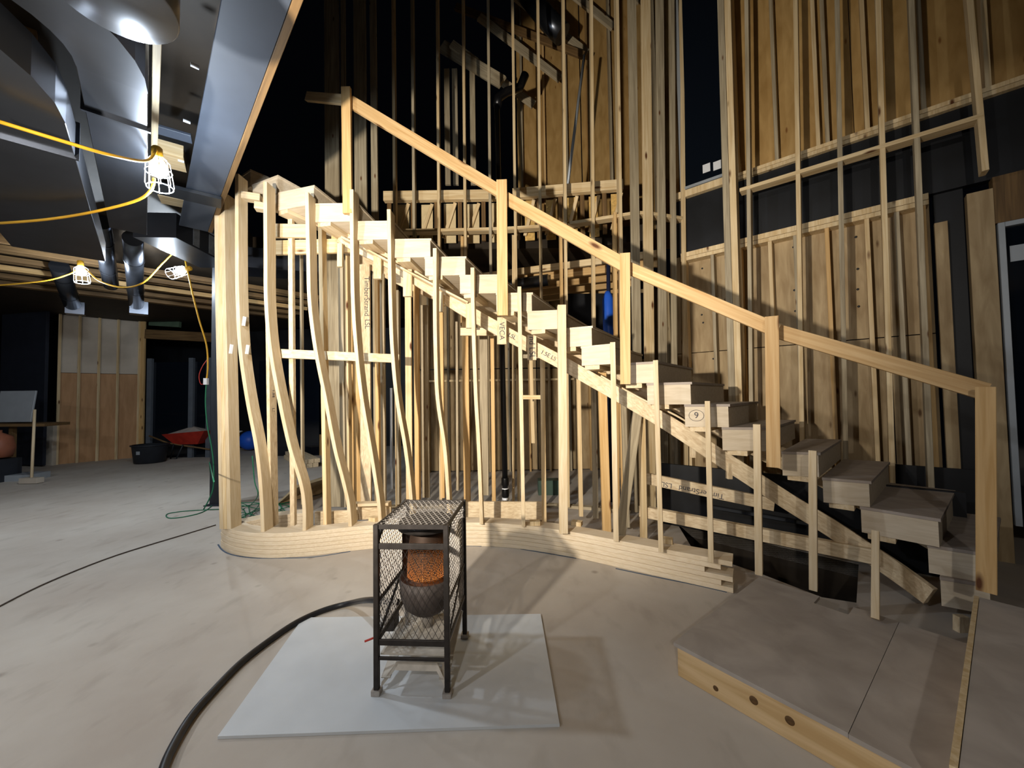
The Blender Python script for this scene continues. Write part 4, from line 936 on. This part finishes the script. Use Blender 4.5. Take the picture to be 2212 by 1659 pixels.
# dark recess with bench on the far left
M['bluegrey'] = plain('blue_grey_panel', '20242e', 0.6)
rc = box('wall_recess', at(52, 800, 9.4) * 1.0, (1.5, 0.06, 4.6), M['bluegrey'], None, -0.2); tag(rc, 'dark blue-grey recess at the far left', None, None, 'structure')
p = at(100, 800, 9.1); 
bn = root('work_bench', flr(100, 1005), 'dark wooden bench with a pale leg at the far left', 'bench')
yb = 8.0
t0_, t1_ = at(0, 916, yb), at(125, 916, yb + .4)
board('top', Vector((t0_.x - 1, t0_.y, t0_.z)), t1_, (0, 1, 0), 0.6, 0.06, M['darkwood'], bn)
lg_ = flr(110, 1005); board('leg', Vector((lg_.x, lg_.y, 0)), Vector((lg_.x, lg_.y, t1_.z - .03)), (1, 0, 0), 0.18, 0.1, M['paper'], bn)
lg2 = at(27, 960, yb + .2); board('leg', Vector((lg2.x, lg2.y, 0)), Vector((lg2.x, lg2.y, t0_.z - .03)), (1, 0, 0), 0.08, 0.08, M['darkwood'], bn)
wsv = at(35, 880, yb + .12); o = box('leaning_sheet', (wsv.x, wsv.y, wsv.z + .02), (0.75, 0.03, 0.66), M['frame'], None, 0, (-0.12, 'X')); tag(o, 'pale grey panel leaning at the back of the far left bench', 'panel')
br = root('push_broom', flr(68, 1040), 'broom with a yellow-white handle standing in front of the far left bench', 'broom')
a = flr(68, 1042, .02); bt = at(75, 885, a.y + .2); tube('handle', [a, bt], 0.022, M['pale'], br, 8); box('head', a + Vector((0, 0, .04)), (0.34, 0.12, 0.1), M['paper'], br)
pn = at(5, 950, 7.6); o = lathe('orange_jug', Vector((pn.x - .1, pn.y, 0.45)), [(0.02, 0), (0.2, .02), (0.24, .2), (0.2, .42), (0.06, .5), (0.06, .55)], plain('orange_plastic', '8a5540', .5)); tag(o, 'dull orange jug on a crate at the far left edge', 'jug')
o = box('tool_crate', (pn.x - .1, pn.y, 0.22), (0.5, 0.4, 0.44), M['tub']); tag(o, 'dark crate under the orange jug at the far left edge', 'crate')
o = box('metal_case', flr(30, 1030, 0.06), (0.9, 0.4, 0.12), M['frame'], None, 0.15); tag(o, 'flat grey metal case on the floor at the far left', 'case')
# tub
tp = flr(303, 1003); tb_ = root('black_tub', tp, 'black plastic tub on the floor left of the red wheelbarrow', 'tub')
lathe('body', tp + Vector((0, .25, 0)), [(0.25, 0), (0.30, .02), (0.345, .42), (0.36, .44), (0.335, .44), (0.29, .06)], M['tub'], tb_, 28)
lathe('rim', tp + Vector((0, .25, .425)), [(0.34, 0), (0.375, .005), (0.375, .03), (0.34, .035)], M['tub'], tb_, 28, (0, 0, 1), False)
box('label', tp + Vector((0.02, -.085, .28)), (0.09, 0.004, 0.08), M['frame'], tb_)
lathe('filling', tp + Vector((0, .25, .33)), [(0.31, 0), (0.32, .03), (0.1, .06), (0.01, .065)], M['dust'], tb_, 24)
# wheelbarrow
wbp = flr(380, 994); wbr = root('wheelbarrow', wbp, 'dusty red wheelbarrow parked before the dark glazed door', 'wheelbarrow')
q = wbp + Vector((0.05, .45, 0))
V = [q + Vector(v) for v in [(-.30, -.22, .38), (.32, -.22, .38), (.32, .22, .38), (-.30, .22, .38), (-.52, -.36, .66), (.60, -.36, .74), (.60, .36, .74), (-.52, .36, .66)]]
mesh('tray', V, [(0, 1, 2, 3), (0, 1, 5, 4), (1, 2, 6, 5), (2, 3, 7, 6), (3, 0, 4, 7)], M['red'], wbr)
Vh = [q + Vector(v) for v in [(-.48, -.33, .64), (.56, -.33, .71), (.56, .33, .71), (-.48, .33, .64), (0, 0, .84)]]
mesh('load', Vh, [(0, 1, 4), (1, 2, 4), (2, 3, 4), (3, 0, 4), (0, 3, 2, 1)], M['dust'], wbr)
for s in (-.24, .24):
    tube('handle', [q + Vector((-.95, s, .62)), q + Vector((-.45, s, .42)), q + Vector((.55, s * .4, .22))], 0.022, M['darkwood'], wbr, 8)
    tube('leg', [q + Vector((-.30, s, .40)), q + Vector((-.38, s, 0.01)), q + Vector((-.22, s, 0.01)), q + Vector((-.05, s, .37))], 0.016, M['steel'], wbr, 8)
wh = lathe('wheel', q + Vector((.62, -.05, .2)), [(0.05, -.0), (0.15, .01), (0.2, .03), (0.2, .07), (0.15, .09), (0.05, .1)], M['hose'], wbr, 24, (0, 1, 0))
o = box('pink_bag', flr(352, 968, .12), (0.3, 0.25, 0.22), plain('pink_insulation', 'b07a70', .9), None, 0.3); tag(o, 'small pinkish bag beside the black tub', 'bag')

# things behind the bent studs at left
bx = root('carton', flr(535, 965), 'open cardboard carton holding a blue ball behind the second bent stud', 'carton')
cp = flr(540, 968, 0)
for dx, dy, sx, sy in ((0, .5, .9, .02), (-.45, .25, .02, .5), (.45, .25, .02, .5)):
    box('side', cp + Vector((dx, dy - .3, .3)), (sx, sy, .60), M['card'], bx)
box('flap', cp + Vector((-.38, .05, .46)), (.35, .02, .22), M['white'], bx, 0.3, (0.6, 'X'))
pbal = at(540, 942, 11.7); pbal.z = 0.02; o = lathe('blue_ball', pbal, [(0.29 * math.sin(PI * k / 12) + .0005, 0.29 - 0.29 * math.cos(PI * k / 12)) for k in range(13)], M['bluep'], None, 24); tag(o, 'bright blue ball at the carton behind the first bent studs', 'ball')
cr_ = box('crate_wall', flr(655, 965, .28) + Vector((0, .4, 0)), (1.9, .05, .56), M['card'], None, -.08); cr_.name = 'low_board'; tag(cr_, 'low brown plywood board on edge behind the lumber pile', 'board')
for k in range(6):
    row, i = divmod(k, 3)
    p = flr(655, 1012, 0); s = Vector((p.x, p.y, .048 + row * .094)) + Vector((0.77, 0.64, 0)) * (i * 0.125 + row * 0.03)
    o = board('lumber_piece', s, s + Vector((-1.25, 1.5, 0)), (0.77, 0.64, 0), 0.115, 0.09, M['lsl'])
    tag(o, ['bottom', 'top'][row] + '-row timber of the pile behind the bent studs, ' + ['nearest of its row', 'middle of its row', 'farthest of its row'][i], 'timber', 'timbers piled behind the bent studs')
pr = mesh('plywood_ramp', [flr(600, 1085, .0), flr(690, 1060, 0), flr(760, 1010, .25), flr(640, 1048, .30), flr(600, 1092, .0) + Vector((0, 0, .02)), flr(690, 1067, 0.02), flr(760, 1016, .27), flr(640, 1054, .32)], [(0, 1, 2, 3), (4, 5, 6, 7), (0, 1, 5, 4), (1, 2, 6, 5), (2, 3, 7, 6), (3, 0, 4, 7)], M['plyold']); tag(pr, 'tilted sheet of dusty plywood lying behind the bent studs', 'sheet')

# ------------------------------------------------------------------ pipes in the back
dp_ = root('drain_stack', at(1091, 1085, 5.05), 'black plastic drain pipe rising behind the stair to an elbow', 'pipe')
A = at(1093, 1083, 5.0); A.z = 0; Bp = line_through(at(1092, 1083, 5.0), at(1073, 200, 5.42), 0, 5.7)
tube('pipe', [Bp[0], Bp[1]], 0.036, M['abs'], dp_, 14)
for z in (0.22, 0.36, 3.2): 
    p = Bp[0] + (Bp[1] - Bp[0]) * (z / 5.7); lathe('coupling', p, [(0.046, 0), (0.048, .01), (0.048, .09), (0.046, .1)], M['abs'], dp_, 16)
for z in (0.30, 0.18): 
    p = Bp[0] + (Bp[1] - Bp[0]) * (z / 5.7); lathe('clamp', p, [(0.049, 0), (0.049, .03)], M['cage'], dp_, 16)
tpp = Bp[1]; tube('elbow', [tpp, tpp + Vector((.02, 0, .12)), tpp + Vector((.14, .05, .25)), tpp + Vector((.34, .1, .36)), tpp + Vector((.42, .1, .55))], 0.06, M['abs'], dp_, 14)
bs = root('sleeved_pipe', at(1317, 900, 5.6), 'dark upright pipe with a blue plastic sleeve, behind the third guard post', 'pipe')
Pq = line_through(at(1317, 950, 5.5), at(1314, 560, 5.5), 0.0, 3.6)
tube('pipe', [Pq[0], Pq[1]], 0.03, plain('navy_pipe', '1c2440', .5), bs, 12)
za, zb = at(1315, 742, 5.5).z, at(1315, 640, 5.5).z
p0 = Pq[0] + (Pq[1] - Pq[0]) * (za / 3.6); lathe('sleeve', p0, [(0.07, 0), (0.078, .02), (0.078, zb - za - .05), (0.06, zb - za + .01), (0.034, zb - za + .07)], M['bluep'], bs, 18)
o = box('green_unit', (at(1185, 1000, 6.0).x, 6.0, 0.11), (0.34, .2, .22), plain('green_metal', '3d5148', .5)); tag(o, 'small green-grey unit near the floor of the back room', 'unit')
o = box('white_conduit', at(846, 960, 6.5), (0.04, .04, 1.9), M['white']); tag(o, 'thin white upright conduit behind the sixth bent stud', 'conduit')
tube('metal_strut', [at(1224, 418, 5.6), at(1262, 120, 5.75)], 0.022, M['frame'], None, 8); tag(bpy.data.objects['metal_strut'], 'thin grey metal strut leaning behind the tall studs, upper middle', 'strut')
uf = root('round_duct', at(1165, 40, 6.0), 'shiny round duct among the rafters at the top middle', 'duct')
tube('pipe', [at(1140, -10, 6.2), at(1185, 45, 6.0), at(1215, 75, 6.0)], 0.16, M['galv'], uf, 16)
